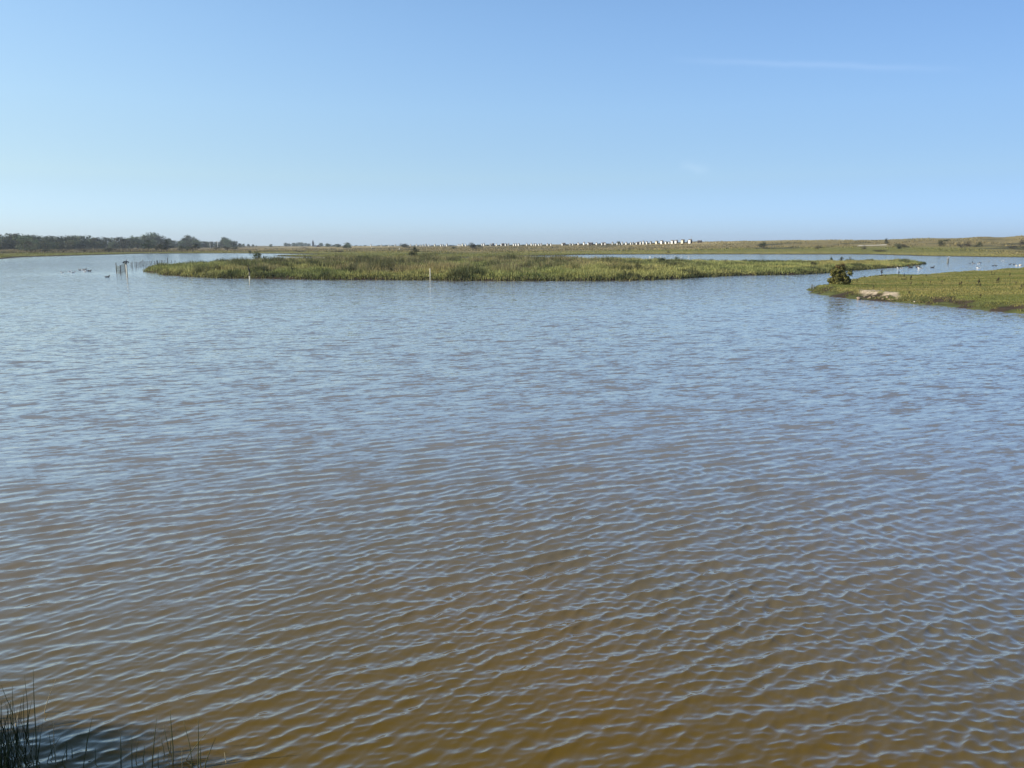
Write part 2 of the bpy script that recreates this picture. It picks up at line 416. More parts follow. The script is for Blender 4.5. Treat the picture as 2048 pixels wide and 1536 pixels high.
# ------------------------------------------------------------------ water
def ripple_component_sum(X, Y, spacing):
    """many small wind waves, each faded out where the mesh is too coarse to carry it"""
    r = np.random.default_rng(5)
    dz = np.zeros_like(X); dx = np.zeros_like(X); dy = np.zeros_like(X)
    base = math.radians(26)                       # the crests run along this bearing
    N = 120
    lost = np.zeros_like(X); total = 0
    gust = 0.50 + 0.92 * fbm(X * 0.6, Y, 2.6, 201, 2)
    gust = gust * np.interp(np.hypot(X, Y), [5, 8, 12, 24], [0.62, 0.80, 0.88, 0.66])
    for i in range(N):
        if i < 90:
            lam = math.exp(r.uniform(math.log(0.065), math.log(0.40)))
            ang = base + r.normal(0, 0.20 if lam > 0.25 else 0.36) + math.pi / 2
        else:
            lam = math.exp(r.uniform(math.log(0.10), math.log(0.30)))
            ang = math.radians(-48) + r.normal(0, 0.16) + math.pi / 2
        k = 2 * math.pi / lam
        slope = (0.034 if lam > 0.3 else 0.046 if lam > 0.12 else 0.034) * r.uniform(0.5, 1.3)
        if i >= 90: slope *= 0.42 
        a = slope / k
        kx, ky = k * math.cos(ang), k * math.sin(ang)
        att = np.clip((lam / spacing - 2.2) / 2.0, 0, 1)
        if i >= 90: att2 = att * np.clip((X + 0.0) / 4.5, 0.06, 1)
        else: att2 = att
        ph = kx * X + ky * Y + r.uniform(0, 6.28)
        # warp a little so that crests wander and break up
        ph = ph + 1.7 * np.sin(0.9 * X * math.cos(ang + 1.2) + 0.9 * Y * math.sin(ang + 1.2) + i) * 0.6
        s, c = np.sin(ph), np.cos(ph)
        A = a * att2 * gust
        dz += A * c
        dx -= A * s * math.cos(ang) * 1.0
        dy -= A * s * math.sin(ang) * 1.0
        lost += (1 - att) * slope ** 2; total += slope ** 2
    return dx, dy, dz, np.sqrt(lost / total)
th_f = np.radians(np.linspace(-38.5, 38.5, 1180))
th = np.concatenate([np.radians(np.linspace(-180, -38.5, 60))[:-1], th_f, np.radians(np.linspace(38.5, 180, 60))[1:]])
rr = [4.0]
while rr[-1] < 95:
    rr.append(rr[-1] + max(0.0105, rr[-1] ** 2 / (773 * 4.0) * 0.92))
rr = np.array(rr + list(np.geomspace(100, 2100, 30)))
TH, RR = np.meshgrid(th, rr)
WX, WY = RR * np.sin(TH), RR * np.cos(TH)
dr = np.gradient(rr)[:, None] * np.ones_like(TH)
dth = np.gradient(th)[None, :] * RR
spacing = np.maximum(dr, np.minimum(dth, 50) * 0.7)
near_rows = rr < 60
dx = np.zeros_like(WX); dy = dx.copy(); dzz = dx.copy(); lost = np.ones_like(WX)
a, b, c_, l_ = ripple_component_sum(WX[near_rows].astype(np.float32), WY[near_rows].astype(np.float32), spacing[near_rows])
dx[near_rows], dy[near_rows], dzz[near_rows], lost[near_rows] = a, b, c_, l_
# shelter: smooth water in the lee of the banks
shel = np.minimum(np.abs(sdist(main_poly, WX, WY)) / 16.0, np.abs(sdist(island_poly, WX, WY)) / 5.0)
left_shel = np.where((WX < -40) & (WY > 150) & (WY < 420), np.abs(sdist(main_poly, WX, WY)) / 22.0, 9)
tipx, tipy = P(262, 546)
tip = np.hypot((WX - tipx - 10) / 26.0, (WY - tipy + 3) / 9.0)
calm = np.clip(np.minimum(np.minimum(shel + 0.25, left_shel), 0.22 + 0.5 * tip), 0.08, 1.0)
gu = np.clip(0.72 + 0.75 * (fbm(WX * 0.5, WY, 24, 220, 3) - 0.2), 0.4, 1.25)
me = grid_mesh('water', WX + dx * 0.8, WY + dy * 0.8, dzz, None, True, None,
               {'lost': lost.ravel(), 'calm': (calm * gu).ravel()})
WATER_EXP = 2.6
def water_mat():
    m, n, l, b = new_mat('lake_water')
    g = n.new('ShaderNodeNewGeometry')
    def mapping(rot, sx, sy):
        mp = n.new('ShaderNodeMapping'); mp.vector_type = 'POINT'
        mp.inputs['Rotation'].default_value = (0, 0, -rot); mp.inputs['Scale'].default_value = (1, 1, 1)
        l.new(g.outputs['Position'], mp.inputs[0])
        m2 = n.new('ShaderNodeMapping'); m2.inputs['Scale'].default_value = (sx, sy, 1)
        l.new(mp.outputs[0], m2.inputs[0]); return m2.outputs[0]
    def slope(rot, sx, sy, amp_x, amp_y, det=2.0):
        t = n.new('ShaderNodeTexNoise'); t.inputs['Scale'].default_value = 1.0
        t.inputs['Detail'].default_value = det; t.inputs['Roughness'].default_value = 0.68
        l.new(mapping(rot, sx, sy), t.inputs[0])
        s = n.new('ShaderNodeVectorMath'); s.operation = 'SUBTRACT'; l.new(t.outputs['Color'], s.inputs[0])
        s.inputs[1].default_value = (0.5, 0.5, 0.5)
        # slope acts mainly across the crests; steep short fronts face the wind, long backs lie flat
        sp = n.new('ShaderNodeSeparateXYZ'); l.new(s.outputs[0], sp.inputs[0])
        def mth(op, a_, b_=None, c__=None):
            q = n.new('ShaderNodeMath'); q.operation = op
            for i, x_ in enumerate((a_, b_, c__)):
                if x_ is None: continue
                if isinstance(x_, (int, float)): q.inputs[i].default_value = x_
                else: l.new(x_, q.inputs[i])
            return q.outputs[0]
        front = mth('MAXIMUM', mth('SUBTRACT', sp.outputs[1], 0.055), 0.0)
        yy_ = mth('ADD', mth('MULTIPLY', sp.outputs[1], -0.30 * amp_y), mth('MULTIPLY', front, -3.5 * amp_y))
        mu = n.new('ShaderNodeCombineXYZ'); l.new(mth('MULTIPLY', sp.outputs[0], amp_x), mu.inputs[0]); l.new(yy_, mu.inputs[1])
        rt = n.new('ShaderNodeVectorRotate'); rt.rotation_type = 'Z_AXIS'; rt.inputs['Angle'].default_value = rot
        l.new(mu.outputs[0], rt.inputs[0]); return rt.outputs[0]
    def vadd(a, b_):
        v = n.new('ShaderNodeVectorMath'); v.operation = 'ADD'; l.new(a, v.inputs[0]); l.new(b_, v.inputs[1]); return v.outputs[0]
    def vs_(a, fac):
        v = n.new('ShaderNodeVectorMath'); v.operation = 'SCALE'; l.new(a, v.inputs[0])
        if isinstance(fac, float): v.inputs['Scale'].default_value = fac
        else: l.new(fac, v.inputs['Scale'])
        return v.outputs[0]
    R = math.radians(22)
    big = slope(R, 2.0, 6.2, 0.22, 0.80, 3.0)      # the waves the mesh can no longer carry
    mid = slope(R - 0.25, 4.0, 12.0, 0.14, 0.34, 2.0)
    grp = slope(R - 0.12, 0.9, 2.4, 0.22, 0.85, 4.0)
    fine = slope(R + 0.2, 6.0, 22.0, 0.06, 0.15, 2.0)
    al = n.new('ShaderNodeAttribute'); al.attribute_name = 'lost'
    ac = n.new('ShaderNodeAttribute'); ac.attribute_name = 'calm'
    tot = vadd(vs_(vadd(vadd(big, mid), grp), al.outputs['Fac']), fine)
    tot = vs_(tot, ac.outputs['Fac'])
    # patches of wind
    N = vadd(g.outputs['Normal'], tot)
    nz = n.new('ShaderNodeVectorMath'); nz.operation = 'NORMALIZE'; l.new(N, nz.inputs[0])
    # silty water: brown body colour under the mirror
    t = n.new('ShaderNodeTexNoise'); t.inputs['Scale'].default_value = 0.22; t.inputs['Detail'].default_value = 3
    l.new(g.outputs['Position'], t.inputs[0])
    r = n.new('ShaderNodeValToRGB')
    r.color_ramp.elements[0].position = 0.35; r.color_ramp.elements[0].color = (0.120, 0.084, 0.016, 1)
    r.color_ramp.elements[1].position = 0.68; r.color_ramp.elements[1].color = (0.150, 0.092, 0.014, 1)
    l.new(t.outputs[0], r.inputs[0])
    # amber by the bank; farther out, sky sheen is put into a paler grey body
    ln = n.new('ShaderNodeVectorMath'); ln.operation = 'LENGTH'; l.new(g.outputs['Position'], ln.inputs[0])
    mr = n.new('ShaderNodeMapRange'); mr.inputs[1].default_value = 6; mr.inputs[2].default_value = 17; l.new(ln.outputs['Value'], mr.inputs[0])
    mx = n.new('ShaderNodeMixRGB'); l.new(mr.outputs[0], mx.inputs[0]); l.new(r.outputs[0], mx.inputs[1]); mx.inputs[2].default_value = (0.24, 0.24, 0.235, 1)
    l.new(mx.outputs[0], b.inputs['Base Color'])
    # mirror over silty body, stronger towards grazing view
    dt = n.new('ShaderNodeVectorMath'); dt.operation = 'DOT_PRODUCT'; l.new(nz.outputs[0], dt.inputs[0]); l.new(g.outputs['Incoming'], dt.inputs[1])
    def mm(op, a_, b_):
        q = n.new('ShaderNodeMath'); q.operation = op
        for i, x_ in enumerate((a_, b_)):
            if isinstance(x_, (int, float)): q.inputs[i].default_value = x_
            else: l.new(x_, q.inputs[i])
        return q.outputs[0]
    cs = mm('MINIMUM', mm('MAXIMUM', dt.outputs['Value'], 0.0), 1.0)
    fr = mm('ADD', mm('MULTIPLY', mm('POWER', mm('SUBTRACT', 1.0, cs), WATER_EXP), 0.985), 0.015)
    df = n.new('ShaderNodeBsdfDiffuse'); l.new(mx.outputs[0], df.inputs['Color'])
    gl = n.new('ShaderNodeBsdfGlossy'); gl.distribution = 'GGX'; gl.inputs['Color'].default_value = (1, 0.96, 0.89, 1); gl.inputs['Roughness'].default_value = 0.06
    l.new(nz.outputs[0], gl.inputs['Normal']); 
    # light comes back out of the silt from all sides, so the body hardly shades with the ripples
    up = n.new('ShaderNodeVectorMath'); up.operation = 'ADD'; l.new(g.outputs['Normal'], up.inputs[0]); up.inputs[1].default_value = (0, 0, 2.2)
    un = n.new('ShaderNodeVectorMath'); un.operation = 'NORMALIZE'; l.new(up.outputs[0], un.inputs[0]); l.new(un.outputs[0], df.inputs['Normal'])
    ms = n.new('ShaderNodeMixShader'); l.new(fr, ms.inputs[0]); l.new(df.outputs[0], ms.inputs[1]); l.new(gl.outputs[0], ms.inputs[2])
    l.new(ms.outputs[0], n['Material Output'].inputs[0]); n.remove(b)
    return m
me.materials.append(water_mat())
tag(link('water', me), kind='structure')

# ------------------------------------------------------------------ blade fields
def blades(x, y, z, h, w, tint, lean=0.35, seg=1, droop=None):
    """one narrow upright triangle per blade"""
    n = len(x)
    a = rng.uniform(0, 2 * math.pi, n)
    ldir = rng.uniform(0, 2 * math.pi, n); lv = rng.random(n) * lean
    dx, dy = np.cos(a) * w / 2, np.sin(a) * w / 2
    v = np.zeros((n, 3, 3))
    v[:, 0] = np.stack([x - dx, y - dy, z], 1); v[:, 1] = np.stack([x + dx, y + dy, z], 1)
    v[:, 2] = np.stack([x + np.cos(ldir) * lv * h, y + np.sin(ldir) * lv * h, z + h], 1)
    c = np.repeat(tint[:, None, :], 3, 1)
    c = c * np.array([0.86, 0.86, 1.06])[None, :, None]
    return v.reshape(-1, 3), c.reshape(-1, 3)
def scatter(poly, n, lim, hf, dmin=0.0):
    x = rng.uniform(lim[0], lim[1], n); y = rng.uniform(lim[2], lim[3], n)
    d, z = hf(x, y)[:2]
    k = d > dmin
    return x[k], y[k], z[k], d[k]
def pal(cols, w, n):
    return np.array(cols)[rng.choice(len(cols), n, p=w)]

# marsh plants on the island: green, straw and purplish brown stands
lim = (min(xs), max(xs), min(ys), max(ys))
x, y, z, d = scatter(island_poly, 200000, lim, island_h, 0.05)
# several blades to every root
x = np.repeat(x, 4) + rng.normal(0, .12, len(x) * 4); y = np.repeat(y, 4) + rng.normal(0, .12, len(y) * 4)
d, z = island_h(x, y); k = d > 0.0; x, y, z, d = x[k], y[k], z[k], d[k]
pxs = 1024 + x / (y * math.cos(PITCH)) * F_PX
nA = fbm(x * .7, y, 9, 300, 3); nB = fbm(x, y, 4.5, 310, 2); nC = fbm(x, y, 2.0, 320, 2)
green = np.array([0.188, 0.205, 0.068]); yel = np.array([0.36, 0.32, 0.115]); dark = np.array([0.050, 0.060, 0.024])
purp = np.array([0.215, 0.140, 0.105]); lime = np.array([0.27, 0.275, 0.095])
T = green + (lime - green) * smooth01((nB - .4) / .25)[:, None]
T = T + (yel - T) * (smooth01((nA - .47) / .12) * (0.4 + .6 * smooth01((nC - .4) / .2)))[:, None]
pm = smooth01((fbm(x * .8, y * 1.3, 7, 330, 3) - .49) / .10) * np.clip(np.interp(pxs, [400, 520, 1150, 1320, 1500], [.35, 1, 1, .4, .05]), 0, 1) * smooth01((d - 2.5) / 3)
T = T + (purp - T) * (pm * .75 * rng.uniform(.2, 1, len(x)))[:, None]
dm = smooth01((nC - .53) / .08) * smooth01((vnoise(x, y, 6, 340) - .35) / .2)
T = T + (dark - T) * (dm * .85)[:, None]
straw = (pxs > 1640) * smooth01((d - 3) / 4)
T = T + (np.array([0.30, 0.25, 0.09]) - T) * (straw * .65)[:, None]
T = T * rng.uniform(.65, 1.75, (len(x), 1)) * np.array([1.0, 1.03, 1.0])
hh = np.interp(pxs, [280, 420, 700, 1200, 1450, 1600, 1850], [.55, .70, .72, .74, .42, .42, .45])
hh = hh * (.35 + 1.25 * smooth01((vnoise(x, y, 1.5, 345) * .6 + nB * .6 - .2) / .75)) * (.75 + .45 * pm + .35 * dm) * np.clip(.45 + d / 3, .4, 1) * rng.uniform(.5, 1.2, len(x))
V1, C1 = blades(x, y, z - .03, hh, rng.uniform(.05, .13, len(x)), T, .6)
# plants overhanging the front bank
x, y, z, d = scatter(island_poly, 260000, (lim[0], lim[1], 80, 135), island_h, -.25)
k = d < 0.8; x, y, z, d = x[k], y[k], z[k], d[k]
kk = vnoise(x, y, 2.4, 350) > .28; x, y, z, d = x[kk], y[kk], z[kk], d[kk]
T = (green * .85 + (yel - green) * (rng.random(len(x)) ** 1.5 * .7)[:, None]) * rng.uniform(.5, 1.2, (len(x), 1))
V2, C2 = blades(x, y, np.maximum(z, 0.0) , rng.uniform(.2, .5, len(x)), rng.uniform(.05, .12, len(x)), T, .9)
o = link('marsh_grass', tris_mesh('marsh_grass', np.concatenate([V1, V2]), 0, M_grass, np.concatenate([C1, C2])))
tag(o, 'tall green, straw and purplish marsh grass covering the long low island', 'grass', kind='stuff')

# short cropped grass on the spit
x, y, z, d = scatter(spit_poly, 520000, (24, 92, 40, 145), spit_h, 0.25)
# favour the nearer ground
k = (rng.random(len(x)) < np.clip(70 / y, .35, 1)) & (vnoise(x, y, .9, 360) + np.clip((d - .8), 0, .6) > .45)
x, y, z, d = x[k], y[k], z[k], d[k]
pxs = 1024 + x / (y * math.cos(PITCH)) * F_PX
k = ~((pxs > 1728) & (pxs < 1806) & (d > .8) & (d < 2.8) & (y < 62)) | (rng.random(len(x)) < .12); x, y, z, d = x[k], y[k], z[k], d[k]
n1 = fbm(x * .35, y, 2.8, 370, 3)
T = np.array([0.165, 0.185, 0.044]) + (np.array([0.30, 0.265, 0.085]) - np.array([0.165, 0.185, 0.044])) * smooth01((n1 - .40) / .25)[:, None]
T = T * rng.uniform(.65, 1.25, (len(x), 1)) * np.clip(.65 + d / 4, .6, 1)[:, None]
hh = rng.uniform(.03, .09, len(x)) * (.6 + .9 * n1) * np.clip(2.0 - d * .35, 1, 1.9)
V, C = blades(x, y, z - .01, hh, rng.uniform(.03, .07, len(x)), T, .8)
o = link('cropped_grass', tris_mesh('cropped_grass', V, 0, M_grass, C))
tag(o, 'short bright green cropped grass on the near right spit', 'grass', kind='stuff')

# tussocks on the mainland
n = 170000
uu = rng.uniform(-.75, .75, n); yy = 235 + (rng.random(n) ** 1.5) * 420
x, y = uu * yy, yy
d, z, px_ = main_h(x, y)
k = (d > .8); x, y, z, d, px_ = x[k], y[k], z[k], d[k], px_[k]
T = main_color(x, y, d, px_) * rng.uniform(.6, 1.5, (len(x), 1)) * 1.05
clump = fbm(x, y, 11, 380, 3)
hh = (.10 + .5 * smooth01((clump - .45) / .2) * smooth01((d - 25) / 40)) * rng.uniform(.6, 1.4, len(x))
k = ~((px_ > 1714) & (px_ < 1774) & (y > 380) & (y < 414)); x, y, z, hh, T = x[k], y[k], z[k], hh[k], T[k]
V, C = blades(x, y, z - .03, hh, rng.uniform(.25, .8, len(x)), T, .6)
o = link('rough_grass', tris_mesh('rough_grass', V, 0, M_grass, C))
tag(o, 'rough tussocky grass across the far shore and the dunes', 'grass', kind='stuff')

# rank grass on the near bank, mostly outside the picture
x = rng.uniform(-12, -3.5, 16000); y = rng.uniform(3.5, 8.6, 16000)
d = sdist(near_poly, x, y); k = (d > .0) & ((y < 4.9) | (x < -4.9)); x, y, d = x[k], y[k], d[k]
z = np.interp(d, [-2, 0, 0.4, 1.5, 3.5, 6], [-0.7, 0.0, 0.15, 0.7, 2.2, 2.35])
T = pal([(0.09, 0.12, 0.03), (0.14, 0.14, 0.05), (0.2, 0.17, 0.09)], [.5, .3, .2], len(x)) * rng.uniform(.6, 1.2, (len(x), 1))
V, C = blades(x, y, z - .05, rng.uniform(.35, .95, len(x)), rng.uniform(.008, .02, len(x)), T, .5)
nn = 15000
x2 = rng.uniform(-8.6, -5.05, nn); y2 = rng.uniform(3.2, 5.45, nn)
d2 = sdist(near_poly, x2, y2); k = (d2 > -.1) & (vnoise(x2, y2, .45, 390) > .35) & (x2 < -4.85 - (y2 - 4) * .12); x2, y2, d2 = x2[k], y2[k], d2[k]
z2 = np.interp(d2, [-2, 0, 0.4, 1.5, 3.5, 6], [-0.7, 0.0, 0.15, 0.7, 2.2, 2.35])
T2 = pal([(0.09, 0.12, 0.03), (0.14, 0.14, 0.05), (0.24, 0.20, 0.11)], [.5, .3, .2], len(x2)) * rng.uniform(.6, 1.2, (len(x2), 1))
Va, Ca = blades(x2, y2, z2 - .05, rng.uniform(.8, 1.6, len(x2)), rng.uniform(.012, .026, len(x2)), T2, .22)
V, C = np.concatenate([V, Va]), np.concatenate([C, Ca])
o = link('bank_grass', tris_mesh('bank_grass', V, 0, M_grass, C))
tag(o, 'rank grass on the near bank at the bottom left corner', 'grass', kind='stuff')

# ------------------------------------------------------------------ trees and shrubs
def foliage(name, lobes, n, size, cols, w, seed, shell=.55, mat=None, unit=False):
    """leaf clumps through the volume of several lobes: (x, y, z, rx, ry, rz)"""
    r = np.random.default_rng(seed)
    L = np.array(lobes, float)
    vol = L[:, 3] * L[:, 4] * L[:, 5]; p = vol ** .75; p /= p.sum()
    li = r.choice(len(L), n, p=p)
    v = r.normal(size=(n, 3)); v /= np.linalg.norm(v, axis=1)[:, None]
    rad = (1 - r.random(n) ** 1.6 * shell)[:, None] * (1 + r.normal(0, .07, (n, 1)))
    c = L[li, :3] + v * rad * L[li, 3:]
    if unit:      # one metre high, one metre wide
        c[:, 2] /= np.percentile(c[:, 2], 99)
        c[:, 0] /= np.percentile(np.abs(c[:, 0]), 98) * 2; c[:, 1] /= np.percentile(np.abs(c[:, 1]), 98) * 2
    c[:, 2] = np.maximum(c[:, 2], 0.02)
    a = r.normal(size=(n, 3)); a = a * .75 + v * .0; a /= np.linalg.norm(a, axis=1)[:, None]
    nrm = v * 1.0 + r.normal(size=(n, 3)) * .42; nrm /= np.linalg.norm(nrm, axis=1)[:, None]
    a = a - nrm * (a * nrm).sum(1)[:, None]; a /= np.linalg.norm(a, axis=1)[:, None] + 1e-9
    b = np.cross(nrm, a)
    s = (size * r.uniform(.5, 1.4, n))[:, None]
    k1, k2 = r.uniform(.5, 1, (n, 1)), r.uniform(.5, 1, (n, 1))
    q = np.stack([c - a * s * k1, c + b * s * .6, c + a * s * k2, c - b * s * .55], 1).reshape(-1, 3)
    t = np.array(cols)[r.choice(len(cols), n, p=w)] * r.uniform(.7, 1.3, (n, 1)) * r.uniform(.7, 1.4, len(L))[li][:, None]
    return quads_mesh(name, q, mat or M_leaf, np.repeat(t, 4, 0))
def tube(points, radii, sides=6):
    pts = [Vector(p) for p in points]; vs_, fs = [], []
    for i, p in enumerate(pts):
        d = (pts[min(i + 1, len(pts) - 1)] - pts[max(i - 1, 0)]).normalized()
        a = d.orthogonal().normalized() if abs(d.z) < .99 else Vector((1, 0, 0)); b = d.cross(a).normalized(); a = b.cross(d)
        for j in range(sides):
            t = 2 * math.pi * j / sides
            vs_.append(p + (a * math.cos(t) + b * math.sin(t)) * radii[i])
    for i in range(len(pts) - 1):
        for j in range(sides):
            fs.append((i * sides + j, i * sides + (j + 1) % sides, (i + 1) * sides + (j + 1) % sides, (i + 1) * sides + j))
    fs.append(tuple(range(sides))[::-1]); fs.append(tuple((len(pts) - 1) * sides + j for j in range(sides)))
    return [tuple(v) for v in vs_], fs
def join(parts):
    V, Fc = [], []
    for v, f in parts:
        o = len(V); V += v; Fc += [tuple(i + o for i in q) for q in f]
    return V, Fc
def pymesh(name, vf, mat, smooth=True):
    me = bpy.data.meshes.new(name); me.from_pydata(vf[0], [], vf[1])
    me.materials.append(mat); me.polygons.foreach_set('use_smooth', [smooth] * len(me.polygons)); me.update(); return me
def trunk_mesh(name, h, r0, seed, mat, limbs=6, spread=.45):
    r = random.Random(seed)
    ps = [tube([(0, 0, -.4), (r.uniform(-.1, .1), r.uniform(-.1, .1), h * .35), (r.uniform(-.3, .3), r.uniform(-.3, .3), h * .9)], [r0, r0 * .7, r0 * .15])]
    for i in range(limbs):
        a = r.uniform(0, 6.28); z = h * r.uniform(.2, .55); L = h * r.uniform(.25, spread)
        ps.append(tube([(0, 0, z), (math.cos(a) * L * .5, math.sin(a) * L * .5, z + L * .45), (math.cos(a) * L, math.sin(a) * L, z + L * .8)], [r0 * .45, r0 * .28, r0 * .07], 5))
    return pymesh(name, join(ps), mat)
DG = [(0.042, 0.064, 0.030), (0.075, 0.104, 0.045), (0.125, 0.155, 0.068)]
def lobes_round(seed, n=9, w=1.0, h=1.0, base=.18):
    r = random.Random(seed); L = [(0, 0, .5 * h, .36 * w, .36 * w, .36 * h)] + ([(0, 0, .25 * h, .42 * w, .42 * w, .25 * h)] if base < .1 else [])
    for i in range(n):
        a = r.uniform(0, 6.28); d = r.uniform(.12, .32) * w; z = r.uniform(base + .08, .82) * h
        s = r.uniform(.14, .25) * (1.1 - .4 * abs(z / h - .45))
        L.append((math.cos(a) * d, math.sin(a) * d, z, s * w * 1.1, s * w * 1.1, s * h * .85))
    L.append((r.uniform(-.08, .08) * w, 0, .85 * h, .14 * w, .14 * w, .13 * h))
    return L
# unit trees are 1 m high and scaled; leaf clumps scale with them
TREE = []
for i in range(6):
    crown = foliage('crown', lobes_round(20 + i, 18 + i % 3, .95 + .12 * (i % 3), 1.0, -.02), 2600, .042, DG, [.30, .4, .30], 40 + i, .55, None, True)
    trunk = trunk_mesh('trunk', .8, .03, 60 + i, M_bark)
    TREE.append((crown, trunk))
PINE = []
for i in range(2):
    r = random.Random(i + 3); L = []
    for k in range(13):
        z = .12 + k * .065; w_ = (.50 - .40 * (k / 13) ** 1.2) * r.uniform(.7, 1.1); a = r.uniform(0, 6.28)
        L.append((math.cos(a) * w_ * .42, math.sin(a) * w_ * .42, z, w_ * .72, w_ * .72, .085))
    PINE.append((foliage('crown', L, 1400, .04, [(0.018, 0.030, 0.014), (0.030, 0.045, 0.020), (0.048, 0.062, 0.026)], [.5, .35, .15], 80 + i, .55, None, True),
                 trunk_mesh('trunk', .8, .028, 90 + i, M_bark)))
BIRCH = [(foliage('crown', lobes_round(55 + i, 9, .7, 1.0, .15), 1100, .032, [(0.08, 0.09, 0.045), (0.12, 0.12, 0.06)], [.6, .4], 100 + i, .9, None, True),
          trunk_mesh('trunk', .95, .017, 110 + i, M_palebark, 5, .3)) for i in range(2)]
SHRUB = []
for i in range(4):
    r = random.Random(i + 30); L = []
    for k in range(9):
        a = r.uniform(0, 6.28); d = r.uniform(0, .42); s = r.uniform(.16, .30)
        L.append((math.cos(a) * d, math.sin(a) * d * .8, s * .6 + r.uniform(0, .55) * (1 - d), s, s, s * .95))
    SHRUB.append((foliage('crown', L, 1100, .042, [(0.034, 0.045, 0.018), (0.055, 0.068, 0.026), (0.085, 0.092, 0.036)], [.4, .4, .2], 120 + i, .55, None, True),
                  trunk_mesh('stems', .7, .03, 130 + i, M_bark, 8, .6)))
HAW = []     # bare looking, grey-brown scrub
for i in range(3):
    r = random.Random(i + 50); L = []
    for k in range(10):
        a = r.uniform(0, 6.28); d = r.uniform(0, .42); s = r.uniform(.13, .24)
        L.append((math.cos(a) * d, math.sin(a) * d * .8, s * .7 + r.uniform(0, .6) * (1 - d), s, s, s * .9))
    HAW.append((foliage('crown', L, 900, .034, [(0.075, 0.062, 0.042), (0.055, 0.055, 0.030), (0.11, 0.085, 0.06)], [.4, .4, .2], 140 + i, .9, None, True),
                trunk_mesh('stems', .75, .03, 150 + i, M_bark, 10, .6)))
def plant(name, kit, px, base_y, Y, h, w, label, cat, group=None, part2='trunk', z=None, rz=None):
    p = at(px, base_y, Y)
    if z is not None: p.z = z
    o = empty(name, p, random.uniform(0, 6.28) if rz is None else rz)
    o.scale = (w, w, h)
    tag(o, label, cat, group)
    link('crown', kit[0], o); link(part2, kit[1], o)
    return o
def ground_z(x, y): return float(main_h(np.array([x]), np.array([y]))[1][0])
def on_plain(px, py, fallback=400):
    Ys = np.linspace(228, 900, 1400)
    dd = dir_of(px, py)
    xs_ = np.array([PY(px, q)[0] for q in Ys]); zr = CAM_H + dd.z / dd.y * Ys
    d_, z_ = main_h(xs_, Ys)[:2]
    hit = (z_ >= zr) & (d_ > 0)
    if not hit.any(): return fallback
    return float(Ys[int(np.argmax(hit))])
def on_main(px, Y):
    x = PY(px, Y)[0]; return ground_z(x, Y)
def px_h(npx, Y): return npx * Y / F_PX

# the wood on the far left: (px, top y) traced along its outline
WG = 'trees of the wood along the far left shore'
outline = [(-60, 470), (-38, 471), (-18, 469), (0, 470.5), (18, 468.5), (33, 468), (48, 471), (64, 470.5), (78, 472.5), (94, 475), (105, 472.5), (119, 474), (134, 472.5), (150, 471.5), (166, 471.5), (181, 474), (198, 475.5),
           (210, 474.5), (225, 476), (242, 474.5), (254, 477), (264, 474), (276, 474.5), (288, 470.5), (298, 472), (307, 466), (318, 472), (330, 475.5), (341, 478), (352, 481), (362, 481.5), (370, 476), (379, 471), (388, 476),
           (396, 483), (405, 482.5), (414, 483), (424, 483), (434, 483), (443, 481), (450, 475), (459, 478), (470, 482), (480, 486.5)]
for i, (px, ty) in enumerate(outline):
    Y = np.interp(px, [-60, 150, 300, 480], [500, 590, 760, 980]) + random.uniform(-25, 25)
    if 300 < px < 316 or 284 < px < 292: Y += 60
    zb = 1.0
    zt = at(px, ty, Y).z
    h = (zt - zb) * 1.03; w = h * random.uniform(.95, 1.35)
    if px < 200: w = h * random.uniform(1.1, 1.5)
    lab, g = None, WG + ', left end'
    if px >= 200: g = WG + ', hazy stretch'
    if px >= 395: g = WG + ', right tail'
    spec = {307: 'tallest rounded tree of the far wood, rising above its middle', 288: 'round topped tree just left of the tallest tree of the far wood',
            379: 'square headed tall tree right of the middle of the far wood', 450: 'last tall rounded tree near the right end of the far wood',
            33: 'dark tree with the highest top at the left end of the far wood', -60: 'tree at the left end of the far wood, outside the picture'}
    if px in spec: lab, g = spec[px], WG
    if lab is None: lab = ('broad dark crown in the back rank of the far wood, %s from the left edge' if px < 200 else 'bluish crown in the hazy back rank of the far wood, %s behind the dark thickets' if px < 395 else 'low crown in the right tail of the far wood, %s from its left') % count(g)
    if px in (307, 379, 450, 288): w = h * .95
    plant('broadleaf_tree', TREE[i % 6], px, 497, Y, h, w, lab, 'tree', g, z=zb - .3)
    # a second, lower rank in front
    if i % 1 == 0 and px < 478:
        Y2 = Y - random.uniform(20, 60); px2 = px + random.uniform(-9, 9)
        h2 = h * random.uniform(.48, .75)
        plant('undergrowth_tree', (TREE + SHRUB)[(i * 3 + 1) % 10], px2, 497, Y2, h2, h2 * random.uniform(1.3, 1.9),
              ('low bushy tree at the foot of the far wood, %s from the left edge' if px < 200 else 'low hazy bushy tree at the foot of the wood, %s behind the dark thickets' if px < 395 else 'small bushy tree under the wood right tail, %s from its left') % count('u%d' % (0 if px < 200 else 1 if px < 395 else 2)), 'tree',
              'bushy trees at the foot of the far wood' + (', left' if px < 200 else ', middle' if px < 395 else ', right tail'), z=zb - .4)
for i, (px, ty, Y, k) in enumerate(((61, 478, 455, 0), (142, 476, 520, 1), (72, 485, 450, 1))):
    h = at(px, ty, Y).z - .8
    lab = ['tall pale barked leaning tree, half bare, before of the left end of the wood', 'slender tree with a pale trunk showing in front of the middle of the left wood', 'small pale stemmed tree right beside the leaning half bare one'][i]
    plant('pale_barked_tree', BIRCH[k], px, 499, Y, h, h * .8, lab, 'tree', z=.7)
